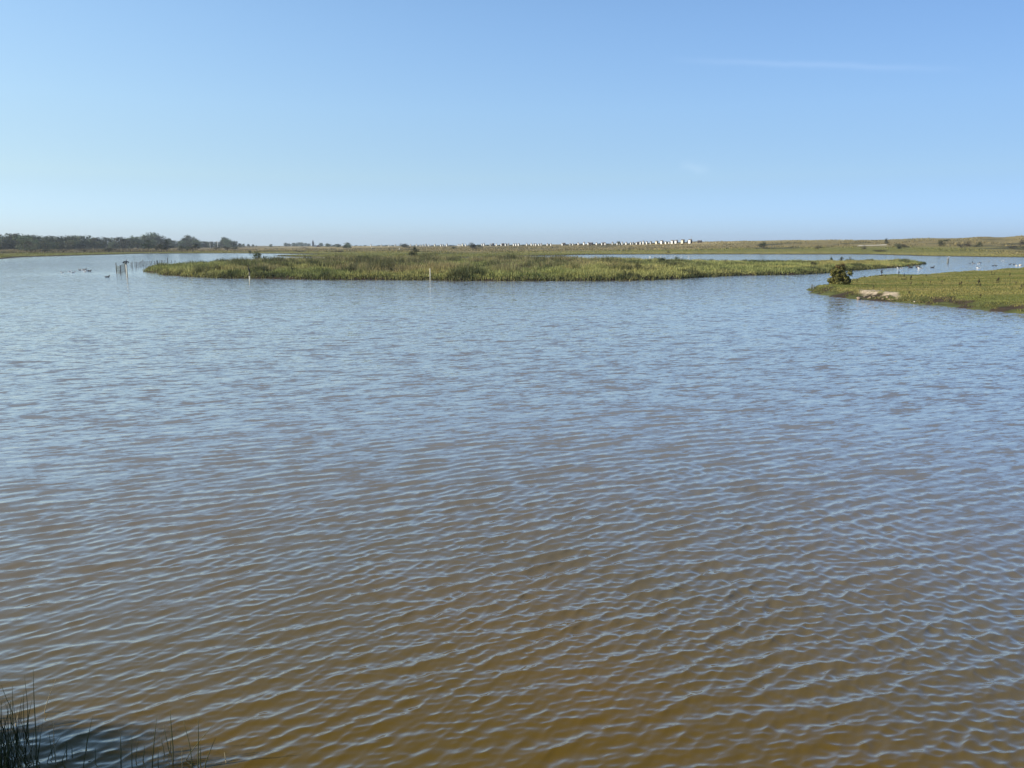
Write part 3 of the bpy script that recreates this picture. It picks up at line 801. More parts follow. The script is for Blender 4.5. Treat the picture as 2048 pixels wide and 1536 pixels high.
# thickets standing in front of the wood
for (px, ty, by, wpx, Y, kit, nm, lab) in (
        (296, 481, 498, 26, 420, PINE[0], 'dark_tree', 'dark squat evergreen tree on the far shore, left of the conical one'),
        (333, 481.5, 500, 22, 400, PINE[1], 'dark_tree', 'dark conical evergreen on the far shore in front of the tallest tree'),
        (322, 487, 500, 22, 402, SHRUB[0], 'thicket', 'yellowish green rounded bush against the left flank of the dark conical evergreen'),
        (313, 494, 499, 9, 405, SHRUB[2], 'thicket', 'small dark bush between the two dark evergreens'),
        (364, 491, 500, 15, 400, SHRUB[1], 'thicket', 'dark low bush left of the wide rounded thicket'),
        (385, 487, 499.5, 22, 402, SHRUB[3], 'thicket', 'wide rounded grey green thicket under the square headed tree'),
        (375, 493, 500, 12, 398, SHRUB[2], 'thicket', 'low olive bush joined to the left of the wide rounded thicket'),
        (218, 496, 501.5, 24, 380, SHRUB[1], 'thicket', 'low bluish bramble mound alone on the left shore meadow'),
        (62, 497, 501.5, 30, 330, SHRUB[0], 'thicket', 'long low dark bramble mound before the leaning pale barked tree'),
        (90, 498, 501.5, 26, 335, SHRUB[3], 'thicket', 'low dark bramble mound right of the mound below the pale barked tree'),
        (125, 498, 502, 40, 338, HAW[1], 'thicket', 'long low brown bramble bank on the left shore meadow'),
        (170, 497.5, 501.5, 34, 350, HAW[2], 'thicket', 'low purplish scrub on the left shore meadow'),
        (455, 493, 498.5, 22, 470, SHRUB[2], 'thicket', 'low dark hedge piece in the grass below the last tall tree'),
        (470, 494, 498.5, 18, 475, SHRUB[0], 'thicket', 'low dark hedge piece right of the one below the last tall tree'),
        (432, 494, 497.5, 16, 480, SHRUB[3], 'thicket', 'low dark hedge piece under the thin white pole')):
    h = px_h(by - ty, Y) * 1.05; w = px_h(wpx, Y) * 1.1
    z = max(at(px, by, Y).z, .3)
    plant(nm, kit, px, by, Y, h, w, lab, 'tree' if nm == 'dark_tree' else 'bush', None, 'trunk' if nm == 'dark_tree' else 'stems', z=z - .15)
# far small groups near the middle
far = [(487, 487.5, 1250), (497, 488, 1300), (506, 488.5, 1300), (513, 490.5, 1300), (541.5, 488, 1150), (558.5, 492, 1100)]
for i, (px, ty, Y) in enumerate(far):
    h = at(px, ty, Y).z - 0.8
    plant('broadleaf_tree', TREE[i % 6], px, 494, Y, h * 1.05, h * 1.25, ['', '', '', '', 'small round tree alone on the skyline right of the far wood', 'tiny round bush on the skyline left of the long flat topped clump'][i] or 'small hazy tree trailing off right of the far wood, %s from its left' % nth(i), 'tree', None if i > 3 else 'small trees trailing off right of the far wood', z=.4)
for i, px in enumerate((572, 579, 587, 595, 603, 611, 618)):
    Y = 1500 + 20 * i; h = at(px, [485.5, 487, 485.8, 485, 484.8, 486, 487][i], Y).z - 1
    plant('broadleaf_tree', TREE[(i + 2) % 6], px, 494, Y, h * 1.05, h * 1.5, 'hazy tree in the flat topped skyline clump, %s from the dark tower' % nth(6 - i) if i else 'hazy tree at the left end of the flat topped skyline clump', 'tree', 'trees of the flat topped clump by the tower' if i else None, z=.6)
for i, (px, ty, wp, Y) in enumerate(((642, 486, 9, 1300), (656, 487, 12, 1000), (667, 490, 8, 1000), (677, 488, 12, 800), (695, 485, 12, 700), (699, 489, 8, 690), (689, 490.5, 9, 690))):
    zb = max(on_main(px, Y), .4) - .3; h = at(px, ty, Y).z - zb
    lab = ['small hazy tree right behind the white house', 'dome shaped dark tree on the skyline right of the white house', 'low dark tree between two domed trees', 'olive domed tree left of the tall two tiered one',
           'tall dark two tiered tree standing on the plain right of the tower', 'lower dark tree against the right side of the two tiered one', 'low dark bush at the left foot of the two tiered tree'][i]
    plant('broadleaf_tree', TREE[(i + 1) % 6], px, 494, Y, h, px_h(wp, Y) * 1.1, lab, 'tree', z=zb)
# scrub strip behind the beach huts
HUTS = [742, 763, 778, 791, 821, 833, 841, 846.5, 852, 858, 870, 882, 886, 894, 917, 920.5, 925.5, 931.5, 964, 968, 981, 993, 1003, 1011.5, 1017, 1027.6, 1032, 1037.5, 1053.7, 1062.8, 1068, 1072, 1078, 1082.5, 1095, 1102,         1125, 1140.5, 1146, 1156.5, 1168, 1176.7, 1193, 1204, 1210.5, 1225, 1234.5, 1239, 1244.4, 1252.5, 1261.5, 1266, 1273, 1281, 1286.7, 1293.5, 1301.4, 1313.2, 1323.5, 1331.4, 1338, 1344.6, 1352.3, 1365.2, 1380]
k_ = 0
gaps = [(712 + 9 * j, 8) for j in range(3)] + [((a_ + b_) / 2 + 1.2, b_ - a_ - 1.5) for a_, b_ in zip(HUTS[:-1], HUTS[1:]) if b_ - a_ > 5.0 and not (a_ == 1102)]
for px, wgap in gaps:
    Y = np.interp(px, [700, 1000, 1400], [950, 730, 550]) + 3
    bz = on_main(px, Y) - .25
    ty = np.interp(px, [700, 900, 1100, 1250, 1400], [490.2, 489.2, 487.6, 486.4, 485.2]) + random.uniform(-.5, 1.3)
    h = max(at(px, ty, Y).z - bz, .9)
    plant('dune_scrub', SHRUB[k_ % 4], px, 490, Y, h, px_h(wgap, Y) * random.uniform(.95, 1.25), 'dark scrub filling a gap of the beach hut row, %s gap from the left' % nth(k_), 'bush', 'scrub between the beach huts', 'stems', z=bz); k_ += 1
for (px, ty, by, wp, Y, lab) in ((808, 487, 494, 20, 640, 'dark mounded thicket at the left part of the row of huts'), (1237, 482, 489, 9, 580, 'tall dark pointed thicket behind two adjoining huts'), (1338, 483, 489, 24, 610, 'wide dark thicket rising behind the largest huts at the right')):
    bz = on_main(px, Y) - .25; h = at(px, ty, Y).z - bz
    plant('thicket', SHRUB[1], px, by, Y, h, px_h(wp, Y) * 1.15, lab, 'bush', None, 'stems', z=bz)
# shrubs on the plain and the dunes
for i, (px, ty, by, wp, Y, kit, lab) in enumerate((
        (946, 485.5, 499, 20, 420, SHRUB[0], 'dark bushy tree on the plain in front of the beach huts'),
        (959, 488.5, 496, 12, 440, SHRUB[1], 'dark low bush right beside the bushy tree before the huts'),
        (906, 493.5, 498, 13, 430, SHRUB[2], 'small flat dark bush left of the bushy tree before the huts'),
        (1104, 493.5, 496.5, 5, 430, SHRUB[3], 'tiny dark bush below the beach huts near the middle'),
        (1526.5, 482.5, 498, 14, 360, SHRUB[0], 'dark upright bush with a shadow on the plain right of the last hut'),
        (1519, 485.5, 493, 9, 364, HAW[0], 'pale olive side bush leaning off the dark upright one'),
        (1635, 492, 499, 15, 355, HAW[1], 'low rounded dark bush on the brown plain behind the island'),
        (1729, 490.5, 499, 12, 350, HAW[2], 'pale bare looking round bush below the white sand patch'),
        (1774, 476.5, 488, 8, 400, SHRUB[3], 'upright narrow bush at the right end of the white sand patch'),
        (1798, 487, 498, 16, 350, SHRUB[2], 'dark round scrub with brown side branches behind the channel'),
        (1808, 488, 495, 20, 353, HAW[0], 'brown spreading scrub against the right side of the dark round scrub'),
        (1881, 480, 492.5, 13, 370, SHRUB[1], 'dark small tree on the dunes between the two groups of scrub'),
        (1893, 478.5, 482.5, 12, 400, SHRUB[0], 'dark low bush high on the dune right of the small tree'),
        (1922, 487.5, 497, 16, 340, HAW[1], 'leftmost brown bush of the big scrub group on the right dunes'),
        (1937, 482, 494, 18, 345, HAW[2], 'tallest middle bush of the big scrub group on the right dunes'),
        (1953, 484, 494, 16, 348, SHRUB[3], 'right dark bush of the big scrub group on the right dunes'),
        (2045, 480, 491.5, 18, 350, HAW[0], 'brown bush cut by the right edge of the picture'),
        (2024, 491, 497, 20, 335, HAW[1], 'thin low scrub near the right edge above the channel'),
        (1336, 501, 505.5, 9, 330, HAW[2], 'tiny dark scrub on the far shore above the island'),
        (1760, 499, 503, 30, 320, HAW[1], 'long low dark scrub strip at the far shore by the channel'),
        (610, 494, 497.5, 16, 520, HAW[0], 'flat olive scrub on the plain below the dark tower'),
        (500, 501, 506, 5, 345, SHRUB[0], 'tiny dark bush right at the far water edge'),
        (680, 500, 504, 30, 330, HAW[2], 'long flat olive scrub on the plain right of the tower'),
        (600, 500.5, 504, 26, 332, HAW[1], 'flat olive scrub at the far shore behind the island bush'))):
    Y = on_plain(px, by, Y)
    bz = on_main(px, Y); zp = at(px, by, Y).z
    h = px_h(by - ty, Y)
    plant('bush', kit, px, by, Y, h + max(zp - bz, 0), px_h(wp, Y) * 1.15, lab, 'bush', None, 'stems', z=min(bz, zp) - .08)
# shrubs on the island
def isl_z(x, y): return float(island_h(np.array([x]), np.array([y]))[1][0])
for i, (px, ty, by, wp, kit, lab) in enumerate((
        (516, 502.5, 523, 26, SHRUB[1], 'dense dark green round bush at the back of the island, near its left end'),
        (829, 493.5, 522, 21, PINE[0], 'tall pointed grey green bush at the back of the island, left of middle'),
        (548, 515, 522, 30, HAW[0], 'dark brown low bush right beside the round green bush on the island'),
        (566, 517, 523, 22, SHRUB[2], 'dark low bush in the line right of the round green bush'),
        (590, 515, 523, 22, HAW[1], 'olive low bush third right of the round green bush'),
        (638, 517, 528, 30, HAW[2], 'purplish brown bush on the island between the two green bushes'),
        (655, 513, 523, 16, HAW[0], 'brown upright bush just left of the centre gap at the island back'),
        (1105, 515, 522, 30, HAW[1], 'purple brown bush cluster at the back of the island centre'),
        (1145, 512.5, 521, 30, HAW[2], 'wide purple brown bush standing against the back channel'),
        (1075, 516.5, 522, 20, HAW[0], 'small purple brown bush left of the two purple clusters'),
        (1275, 525, 541, 18, SHRUB[0], 'dark green bush in the middle of the island right half'),
        (1312, 514, 523, 18, SHRUB[3], 'olive bush at the island back, left of the dark one'),
        (1324, 514, 529, 20, SHRUB[1], 'dark green leafy bush at the island back, right half'),
        (1350, 513, 521, 14, SHRUB[2], 'small dark bush just right of the leafy one at the island back'),
        (1220, 512.5, 522, 34, SHRUB[3], 'broad low green bush at the island back above the right half'),
        (1628, 521, 535, 14, HAW[1], 'brown bare bush on the island grass left of the spit bush'),
        (1663, 512.5, 519, 6, SHRUB[0], 'small dark leafy plant standing at the back edge of the island, first of three'),
        (1682, 513, 519, 8, SHRUB[2], 'small dark leafy plant at the back edge of the island, above the spit bush'),
        (1701, 513, 519, 9, HAW[2], 'small grey green plant at the back edge of the island, right of the spit bush'),
        (1452, 519, 528, 10, HAW[0], 'thin dark thistle clump on the right half of the island'),
        (1553, 527, 534, 4, SHRUB[1], 'tiny dark upright bush alone on the island grass'),
        (783, 535, 545, 14, SHRUB[2], 'dark clump of leaves in the island grass below the pointed bush'),
        (845, 535, 543, 14, SHRUB[0], 'dark clump of leaves in the island grass left of the white marker post'),
        (1812, 517, 524, 10, HAW[1], 'small olive bush near the right tip of the island'))):
    # depth from the base row
    zz = .55
    for _ in range(3):
        x, Y = P(px, by, zz)
        if sdist(island_poly, np.array([x]), np.array([Y]))[0] < .5:
            Y = min(Y, 168); Y -= 0
        zz = max(isl_z(x, Y), .3)
    while sdist(island_poly, np.array([PY(px, Y)[0]]), np.array([Y]))[0] < 1.0 and Y > 90: Y -= 2
    x = PY(px, Y)[0]; zz = max(isl_z(x, Y), .2)
    ztop = at(px, ty, Y).z
    o = plant('bush', kit, px, by, Y, max(ztop - zz, .6) * 1.0, px_h(wp, Y) * 1.15, lab, 'bush', None, 'stems', z=zz - .05)

# the bush on the spit
x, Y = P(1677, 568.5, .5)
p = (x, Y, float(spit_h(np.array([x]), np.array([Y]))[1][0]) - .03)
L = []
r = random.Random(8)
for zc_, rad_, n_ in ((.25, .74, 9), (.58, .86, 12), (.95, .78, 11), (1.28, .52, 8), (1.52, .26, 4)):
    for k in range(n_):
        a = 6.28 * (k + r.uniform(-.4, .4)) / n_; d = rad_ * r.uniform(.45, 1.2); s = r.uniform(.14, .31)
        L.append((math.cos(a) * d, math.sin(a) * d, zc_ + r.uniform(-.12, .12), s, s, s * r.uniform(.7, 1.1)))
L.append((0, 0, .7, .55, .5, .6))
for k in range(9):
    a = r.uniform(0, 6.28); L.append((math.cos(a) * .75, math.sin(a) * .75, r.uniform(.1, .45), .28, .28, .25))
bush = empty('spit_bush', p); tag(bush, 'leafy green bush with a reddish brown top standing alone on the near spit', 'bush')
link('foliage', foliage('foliage', L, 7000, .085, [(0.13, 0.15, 0.035), (0.20, 0.205, 0.05), (0.27, 0.27, 0.075), (0.055, 0.070, 0.022)], [.3, .37, .25, .08], 210, .5), bush)
L2 = [(r.uniform(-.55, .55), r.uniform(-.4, .4), r.uniform(1.45, 1.85), .24, .24, .20) for k in range(6)]
o = link('top_foliage', foliage('top_foliage', L2, 800, .06, [(0.26, 0.15, 0.06), (0.22, 0.18, 0.06), (0.17, 0.10, 0.05)], [.4, .35, .25], 211, .9), bush)
o['label'] = 'reddish brown, thinner leaves of the top'
link('stems', trunk_mesh('stems', 1.5, .05, 212, M_bark, 12, .55), bush)

# ------------------------------------------------------------------ dock and thistle stalks on the spit
def stalk_mesh(seed):
    r = random.Random(seed); ps = []
    for k in range(r.choice((1, 2, 3))):
        x, y = (r.uniform(-.12, .12), r.uniform(-.12, .12)); lx, ly = r.uniform(-.1, .1), r.uniform(-.1, .1); h = r.uniform(.7, 1)
        ps.append(tube([(x, y, -.03), (x + lx * .5, y + ly * .5, h * .35)], [.018, .016], 5))
        ps.append(tube([(x + lx * .5, y + ly * .5, h * .35), (x + lx * .8, y + ly * .8, h * .62), (x + lx, y + ly, h)], [.035, .06, .018], 6))
        for j in range(4):
            a = r.uniform(0, 6.28); z = h * r.uniform(.3, .7)
            ps.append(tube([(x + lx * .6, y + ly * .6, z), (x + lx * .6 + math.cos(a) * .16, y + ly * .6 + math.sin(a) * .16, z + .14)], [.012, .028], 5))
    for j in range(6):
        a = r.uniform(0, 6.28); ps.append(tube([(0, 0, .02), (math.cos(a) * .2, math.sin(a) * .2, .1), (math.cos(a) * .32, math.sin(a) * .32, .03)], [.02, .05, .01], 4))
    return pymesh('seed_head', join(ps), M_dock)
def on_spit(px, py):
    zs = np.linspace(1.1, 0.0, 221)
    pts = np.array([P(px, py, q) for q in zs])
    h = spit_h(pts[:, 0], pts[:, 1])[1]
    i = int(np.argmax(h >= zs)) if (h >= zs).any() else 220
    return float(pts[i, 0]), float(pts[i, 1]), max(float(zs[i]), 0.0)
ST = [stalk_mesh(i) for i in range(6)]
stalks = [(1762, 552, 14), (1771, 556, 8), (1799, 553, 12), (1806, 559, 14), (1811, 560, 10), (1822, 560, 10), (1821, 571, 8), (1845, 570, 6), (1860, 569, 8), (1883, 568, 9), (1887, 562, 6), (1921, 573, 12), (1956, 571, 14), (1961, 573, 8),
          (1984, 549, 8), (1988, 550, 6), (1994, 566, 12), (1997, 563, 10), (2031, 570, 7), (2041, 579, 12), (2045, 574, 8), (1746, 577, 8), (1714, 563, 8), (1729, 556, 5), (1740, 556, 5), (1912, 580, 6), (1908, 583, 6), (1960, 596, 10), (1818, 590, 12), (1852, 553, 5), (2020, 553, 8), (1791, 561, 6), (2012, 571, 6), (1934, 559, 6)]
order = {j: k for k, j in enumerate(sorted(range(len(stalks)), key=lambda q: stalks[q][0]))}
for i, (px, py, hp) in enumerate(stalks):
    x, y, zz = on_spit(px, py)
    if i == 28: lab, g = 'dead brown dock stalk standing alone at the edge of the pale eroded bank', None
    elif i == 0: lab, g = 'dark dead dock stalk against the water right of the spit bush', None
    else: lab, g = 'dark dead dock stalk on the spit grass, %s counting rightwards from the leafy bush' % nth(order[i]), 'dead dock stalks on the spit'
    o = empty('dock_stalk', (x, y, zz), random.uniform(0, 6.28)); s = px_h(hp, y) * 1.05
    o.scale = (s * .85 + .1,) * 2 + (s,); tag(o, lab, 'weed', g)
    link('seed_head', ST[i % 6], o)

# ------------------------------------------------------------------ posts
def post(name, px, ty, by, wpx, mats, lab, split=None, z0=-.6, group=None, Y=None, lean=0, base=0.0):
    if Y is None: x, Y = P(px, by, 0.0)
    x = PY(px, Y)[0]
    top = at(px, ty, Y).z - base
    r = px_h(wpx, Y) / 2
    o = empty(name, (x, Y, base)); tag(o, lab, 'post', group)
    if split:
        zs = top * split
        link('lower_part', pymesh('lower_part', tube([(0, 0, z0), (0, 0, zs)], [r, r], 10), mats[0]), o)
        link('upper_part', pymesh('upper_part', tube([(0, 0, zs), (lean, 0, top)], [r * 1.02, r], 10), mats[1]), o)
    else:
        link('shaft', pymesh('shaft', tube([(0, 0, z0), (lean, 0, top)], [r, r * .95], 10), mats[0]), o)
    return o, top
post('marker_post', 860.5, 537, 561.5, 1.7, (M_cream,), 'slim white marker post in the water before the middle of the island')
post('marker_post', 499.5, 544.5, 560.5, 2.4, (M_cream, M_post), 'stout post with a pale foot, on which a black cormorant sits', .55)
post('marker_post', 254.5, 529, 552, 2.8, (M_cream,), 'white post at the end of the netting, on which a dark bird dries its wings')
post('marker_post', 1895.5, 517.5, 527, 3.2, (M_slim,), 'dark post in the right channel with a white gull on top')
for i, (px, ty, by) in enumerate(((1622, 569, 576.5), (1624.5, 568, 576.5), (1627, 571, 577))):
    x, Y = P(px, by, .2)
    post('stub_post', px, ty, by, 1.6, (M_slim,), ['left stub of three old dark posts at the tip of the spit', 'middle and tallest stub of three old dark posts at the tip of the spit', 'right and shortest stub of three old dark posts at the tip of the spit'][i], Y=Y)
post('shore_post', 1300, 512.5, 520, 1.4, (M_white,), 'thin white post behind the island bushes in the back channel', Y=200)
post('shore_post', 799, 495.5, 500, 1.8, (M_cream,), 'short cream post on the plain left of the beach huts', z0=-.3, Y=on_plain(799, 500), base=on_main(799, on_plain(799, 500)))
post('shore_post', 744, 494.5, 497.5, 1.6, (M_cream,), 'tiny cream post on the plain left of the pointed island bush', z0=-.3, Y=on_plain(744, 497.5), base=on_main(744, on_plain(744, 497.5)))

# netting fence off the left tip of the island
xw0, Y0 = P(233, 545)
fence = empty('net_fence', (xw0, Y0, 0)); tag(fence, 'line of thin dark poles in the water with torn netting at its left end', 'fence')
poles = [(233, 525.5, 544, 2.0), (241, 530, 545.5, 2), (251, 522, 541, 1.6), (262.5, 525, 534, 1.2), (265.5, 523, 536, 1.2), (270, 523, 534, 1.2), (273.5, 523.5, 534.5, 1.6), (276, 524, 533, 1.2), (279.5, 523.5, 533, 1.2), (282, 522.5, 532.5, 1.2), (284.5, 523, 532, 1.2),
         (286.8, 519, 532, 1.6), (290, 523, 532, 1.2), (292.5, 522, 531.5, 1.2), (296.5, 522.5, 531, 1.2), (300.5, 522, 530, 1.4), (303.5, 521.5, 529.5, 1.2), (309.5, 521.5, 528, 1.4), (314, 520, 527.5, 1.8), (316, 521, 527.5, 1.2), (320, 520, 527, 1.2), (323.5, 519.5, 526.5, 1.2), (326, 520, 526, 1.2), (330, 520, 526, 1.2), (335, 516, 525.5, 1.8), (343, 520.5, 525, 1.2), (350, 520, 525, 1.2)]
pole_pts = []
for (px, ty, by, w) in poles:
    Y = P(px, by, 0.0)[1]
    Y = min(Y, 190); x = PY(px, Y)[0]; top = at(px, ty, Y).z
    v = Vector((x, Y, 0)) - fence.location
    lean = random.uniform(-.06, .06)
    o = link('pole', pymesh('pole', tube([(0, 0, -.5), (lean, 0, top)], [px_h(w, Y) / 2, px_h(w, Y) / 2.2], 6), M_slim), fence, v)
    pole_pts.append((v, top))
def net(a, b, ta, tb, name, sag):
    va, vb = pole_pts[a][0], pole_pts[b][0]
    X = []; q = []; n = 9; m = 9
    r = random.Random(a)
    V = []
    # crossed strands, open between
    def pt(s, t):
        p = va.lerp(vb, s); top = ta + (tb - ta) * s - sag * math.sin(s * math.pi)
        return Vector((p.x, p.y, -.1 + (top + .1) * t))
    ps = []
    for i in range(n + 1):
        s = i / n; ps.append(tube([pt(s, 0), pt(min(1, s + .02), .5), pt(s, 1)], [.013] * 3, 4))
    for j in range(m + 1):
        t = j / m; ps.append(tube([pt(0, t), pt(.5, t), pt(1, t)], [.013] * 3, 4))
    return link(name, pymesh(name, join(ps), M_net), fence)
net(0, 1, pole_pts[0][1] * .78, pole_pts[1][1] * .85, 'net_panel', .12)
net(1, 2, pole_pts[1][1] * .9, pole_pts[2][1] * .95, 'net_panel', .15)

# ------------------------------------------------------------------ birds (one continuous body each)
def skin(name, chain, mats, sub=2):
    """chain: list of (x, y, z, r, parent index)"""
    me = bpy.data.meshes.new(name + '_rig')
    me.from_pydata([c[:3] for c in chain], [(c[4], i) for i, c in enumerate(chain) if c[4] is not None], [])
    o = bpy.data.objects.new(name + '_rig', me); COL.objects.link(o)
    m = o.modifiers.new('s', 'SKIN'); s = o.modifiers.new('b', 'SUBSURF'); s.levels = s.render_levels = sub
    for i, c in enumerate(chain):
        r = c[3]; me.skin_vertices[0].data[i].radius = (r if not hasattr(r, '__len__') else r[0], r if not hasattr(r, '__len__') else r[1])
    me.skin_vertices[0].data[0].use_root = True
    bpy.context.view_layer.update()
    out = bpy.data.meshes.new_from_object(o.evaluated_get(bpy.context.evaluated_depsgraph_get()))
    out.name = name
    bpy.data.objects.remove(o); bpy.data.meshes.remove(me)
    out.materials.clear()
    for mt in mats: out.materials.append(mt)
    out.polygons.foreach_set('use_smooth', [True] * len(out.polygons))
    return out
def paint(me, fn):
    for p in me.polygons: p.material_index = fn(p.center)
# facing +X, swimming, 1 unit = body length about 0.55 m
def duck(mats, fn, neck=.14):
    m = skin('body', [(0, 0, .05, (.10, .085), None), (.13, 0, .06, (.09, .08), 0), (.20, 0, .10, .055, 1), (.215, 0, .10 + neck, .038, 2), (.235, 0, .14 + neck, .045, 3), (.285, 0, .13 + neck, .018, 4), (.33, 0, .122 + neck, .012, 5),
                      (-.14, 0, .065, (.085, .07), 0), (-.24, 0, .10, (.045, .025), 7), (-.30, 0, .125, (.03, .01), 8)], mats)
    paint(m, fn); return m
D_dark = duck([M_brownb, M_black, M_bill], lambda c: 2 if c.x > .27 and c.z > .2 else 1 if c.z > .19 or c.x < -.2 else 0, .10)
D_pied = duck([M_whiteb, M_black, M_bill], lambda c: 2 if c.x > .28 and c.z > .2 else 1 if c.z > .2 or (c.z > .10 and -.16 < c.x < .1) else 0, .12)
D_goose = duck([M_greyb, M_black, M_whiteb], lambda c: 1 if c.x > .16 and c.z > .13 else 2 if c.x < -.18 or c.z < .0 else 0, .24)
D_swan = skin('body', [(0, 0, .10, (.26, .20), None), (.30, 0, .14, (.20, .17), 0), (.46, 0, .26, .10, 1), (.50, 0, .48, .055, 2), (.46, 0, .68, .045, 3), (.50, 0, .82, .048, 4), (.58, 0, .82, .055, 5), (.68, 0, .79, .025, 6), (.75, 0, .77, .02, 7),
                       (-.35, 0, .16, (.20, .15), 0), (-.58, 0, .24, (.09, .05), 9), (-.72, 0, .30, (.05, .02), 10)], [M_whiteb, M_bill])
paint(D_swan, lambda c: 1 if c.x > .66 and c.z > .6 else 0)
D_gull = skin('body', [(0, 0, .16, (.07, .065), None), (.10, 0, .21, .055, 0), (.15, 0, .27, .036, 1), (.17, 0, .31, .038, 2), (.22, 0, .305, .014, 3), (.25, 0, .30, .009, 4),
                       (-.12, 0, .14, (.05, .045), 0), (-.24, 0, .12, (.025, .02), 6), (-.31, 0, .115, (.018, .01), 7), (0, .025, .07, .009, 0), (0, .03, 0.0, .008, 9), (0.005, -.025, .07, .009, 0), (0, -.03, 0.0, .008, 11)], [M_whiteb, M_greyb, M_bill])
paint(D_gull, lambda c: 2 if (c.x > .20 and c.z > .27) or c.z < .06 else 1 if c.z > .15 and c.x < .06 else 0)
CORM = [(0, 0, .20, (.10, .09), None), (.03, 0, .34, (.095, .085), 0), (.07, 0, .46, .05, 1), (.06, 0, .56, .035, 2), (.07, 0, .64, .036, 3), (.12, 0, .66, .034, 4), (.18, 0, .665, .014, 5), (.225, 0, .66, .01, 6),
        (-.07, 0, .09, (.06, .045), 0), (-.13, 0, -.02, (.04, .02), 8), (.0, .04, .09, .02, 0), (.02, .045, 0.0, .02, 10), (.0, -.04, .09, .02, 0), (.02, -.045, 0.0, .02, 12)]
D_corm = skin('body', CORM, [M_black, M_bill]); paint(D_corm, lambda c: 1 if c.x > .17 and c.z > .6 else 0)
D_cormw = skin('body', CORM + [(.0, .16, .42, (.035, .05), 1), (-.04, .32, .36, (.03, .09), 14), (-.06, .46, .22, (.02, .08), 15), (.0, -.16, .42, (.035, .05), 1), (-.04, -.32, .36, (.03, .09), 17), (-.06, -.46, .22, (.02, .08), 18)], [M_black, M_bill])
paint(D_cormw, lambda c: 1 if c.x > .17 and c.z > .6 else 0)
def bird(name, me, loc, rz, s, lab, cat, group=None):
    o = link(name, me, None, loc, rz, s); tag(o, lab, cat, group); return o
x, Y = P(499.5, 560.5); bird('cormorant', D_corm, (x, Y, at(500, 544.8, Y).z), math.radians(200), 1.05, 'black cormorant perched upright on the pale footed post before the island', 'bird')
x, Y = P(254.5, 552); bird('cormorant', D_cormw, (x, Y, at(254, 529.3, Y).z), math.radians(-28), .95, 'dark cormorant drying its spread wings on the white post by the netting', 'bird')
x, Y = P(1895.5, 527); bird('gull', D_gull, (x, Y, at(1896, 517.6, Y).z), math.radians(30), 1.5, 'white gull standing on the dark post in the right channel', 'bird')
SW = [  # px, py, mesh, scale, heading deg, name, label
    (140, 543.5, D_gull, 1.3, 20, 'gull', 'white gull afloat left of the pied group on the left water'),
    (125, 545.5, D_pied, 1.0, 190, 'duck', 'leftmost small pied duck on the left water'),
    (146, 545.5, D_pied, 1.2, 20, 'duck', 'pied duck just below the white gull on the left water'),
    (160, 540.5, D_dark, 1.1, 170, 'duck', 'pale brown duck leading the group towards the gull'),
    (165.5, 540.5, D_pied, 1.2, 180, 'duck', 'pied duck in the middle of the left group, upper row'),
    (169.5, 539.5, D_dark, 1.4, 0, 'duck', 'dark duck at the back of the left group'),
    (175, 542.5, D_pied, 1.7, 200, 'duck', 'largest pied duck of the left group'),
    (179, 542.5, D_dark, 1.3, 0, 'duck', 'dark duck right behind the largest pied duck'),
    (170, 543.5, D_pied, 1.0, 180, 'duck', 'small pied duck below the left group'),
    (214.5, 554.5, D_dark, 1.3, 15, 'duck', 'lone dark duck low in the water below the netting'),
    (1797, 537.8, D_gull, 1.9, 185, 'gull', 'large white gull in the channel nearest the island bank'),
    (1803, 537.5, D_pied, 1.3, 10, 'duck', 'pied duck right behind the large white gull'),
    (1821, 535.5, D_dark, 2.0, 180, 'duck', 'large dark duck, first of the row leaving the island tip'),
    (1835.5, 535, D_dark, 1.9, 0, 'duck', 'large dark duck above the white one in the channel'),
    (1840, 537.3, D_pied, 1.9, 180, 'duck', 'whitish duck low between the dark ducks in the channel'),
    (1864.5, 535.5, D_dark, 1.7, 0, 'duck', 'dark duck alone between the row and the gull post'),
    (1940, 527, D_dark, 1.0, 0, 'duck', 'small duck left of the big dark goose in the channel'),
    (1947.5, 527.5, D_goose, 1.7, 180, 'goose', 'big dark goose in the middle of the right channel'),
    (1957, 528.3, D_pied, 1.2, 0, 'duck', 'pied duck right of the big dark goose'),
    (1960.5, 526.3, D_dark, 1.3, 180, 'duck', 'dark duck behind the pied one right of the goose'),
    (1957, 536.7, D_pied, 1.5, 170, 'duck', 'white duck alone nearer the spit in the channel'),
    (1986, 531.9, D_dark, 1.2, 10, 'duck', 'left of two brown ducks near the spit shore'),
    (1992, 531.9, D_dark, 1.2, 180, 'duck', 'right of two brown ducks near the spit shore'),
    (2004.5, 522, D_gull, 1.3, 0, 'gull', 'left of two white gulls on the far side of the channel'),
    (2008.5, 522, D_gull, 1.3, 180, 'gull', 'right of two white gulls on the far side of the channel'),
    (2020, 529, D_dark, 1.2, 0, 'duck', 'small brown duck off the stones at the right edge'),
    (2028, 529.3, D_dark, 1.2, 200, 'duck', 'small brown duck right next to the stones at the right edge')]
for (px, py, m_, s, hd, nm, lab) in SW:
    x, Y = P(px, py)
    s *= .85
    bird(nm, m_, (x, Y, -.02 if m_ is not D_gull else -.11 * s), math.radians(hd), s, lab, 'bird')
x, y, z = on_spit(2007, 537); y = min(y, 118)
bird('goose', D_goose, (x, y, z + .06), math.radians(185), 2.0, 'large dark and white goose resting on the water edge of the spit', 'bird')
x, Y = P(1765, 532.5); bird('swan', D_swan, (x, Y, .2), math.radians(150), .6, 'white swan sitting on the bare edge of the island', 'bird')

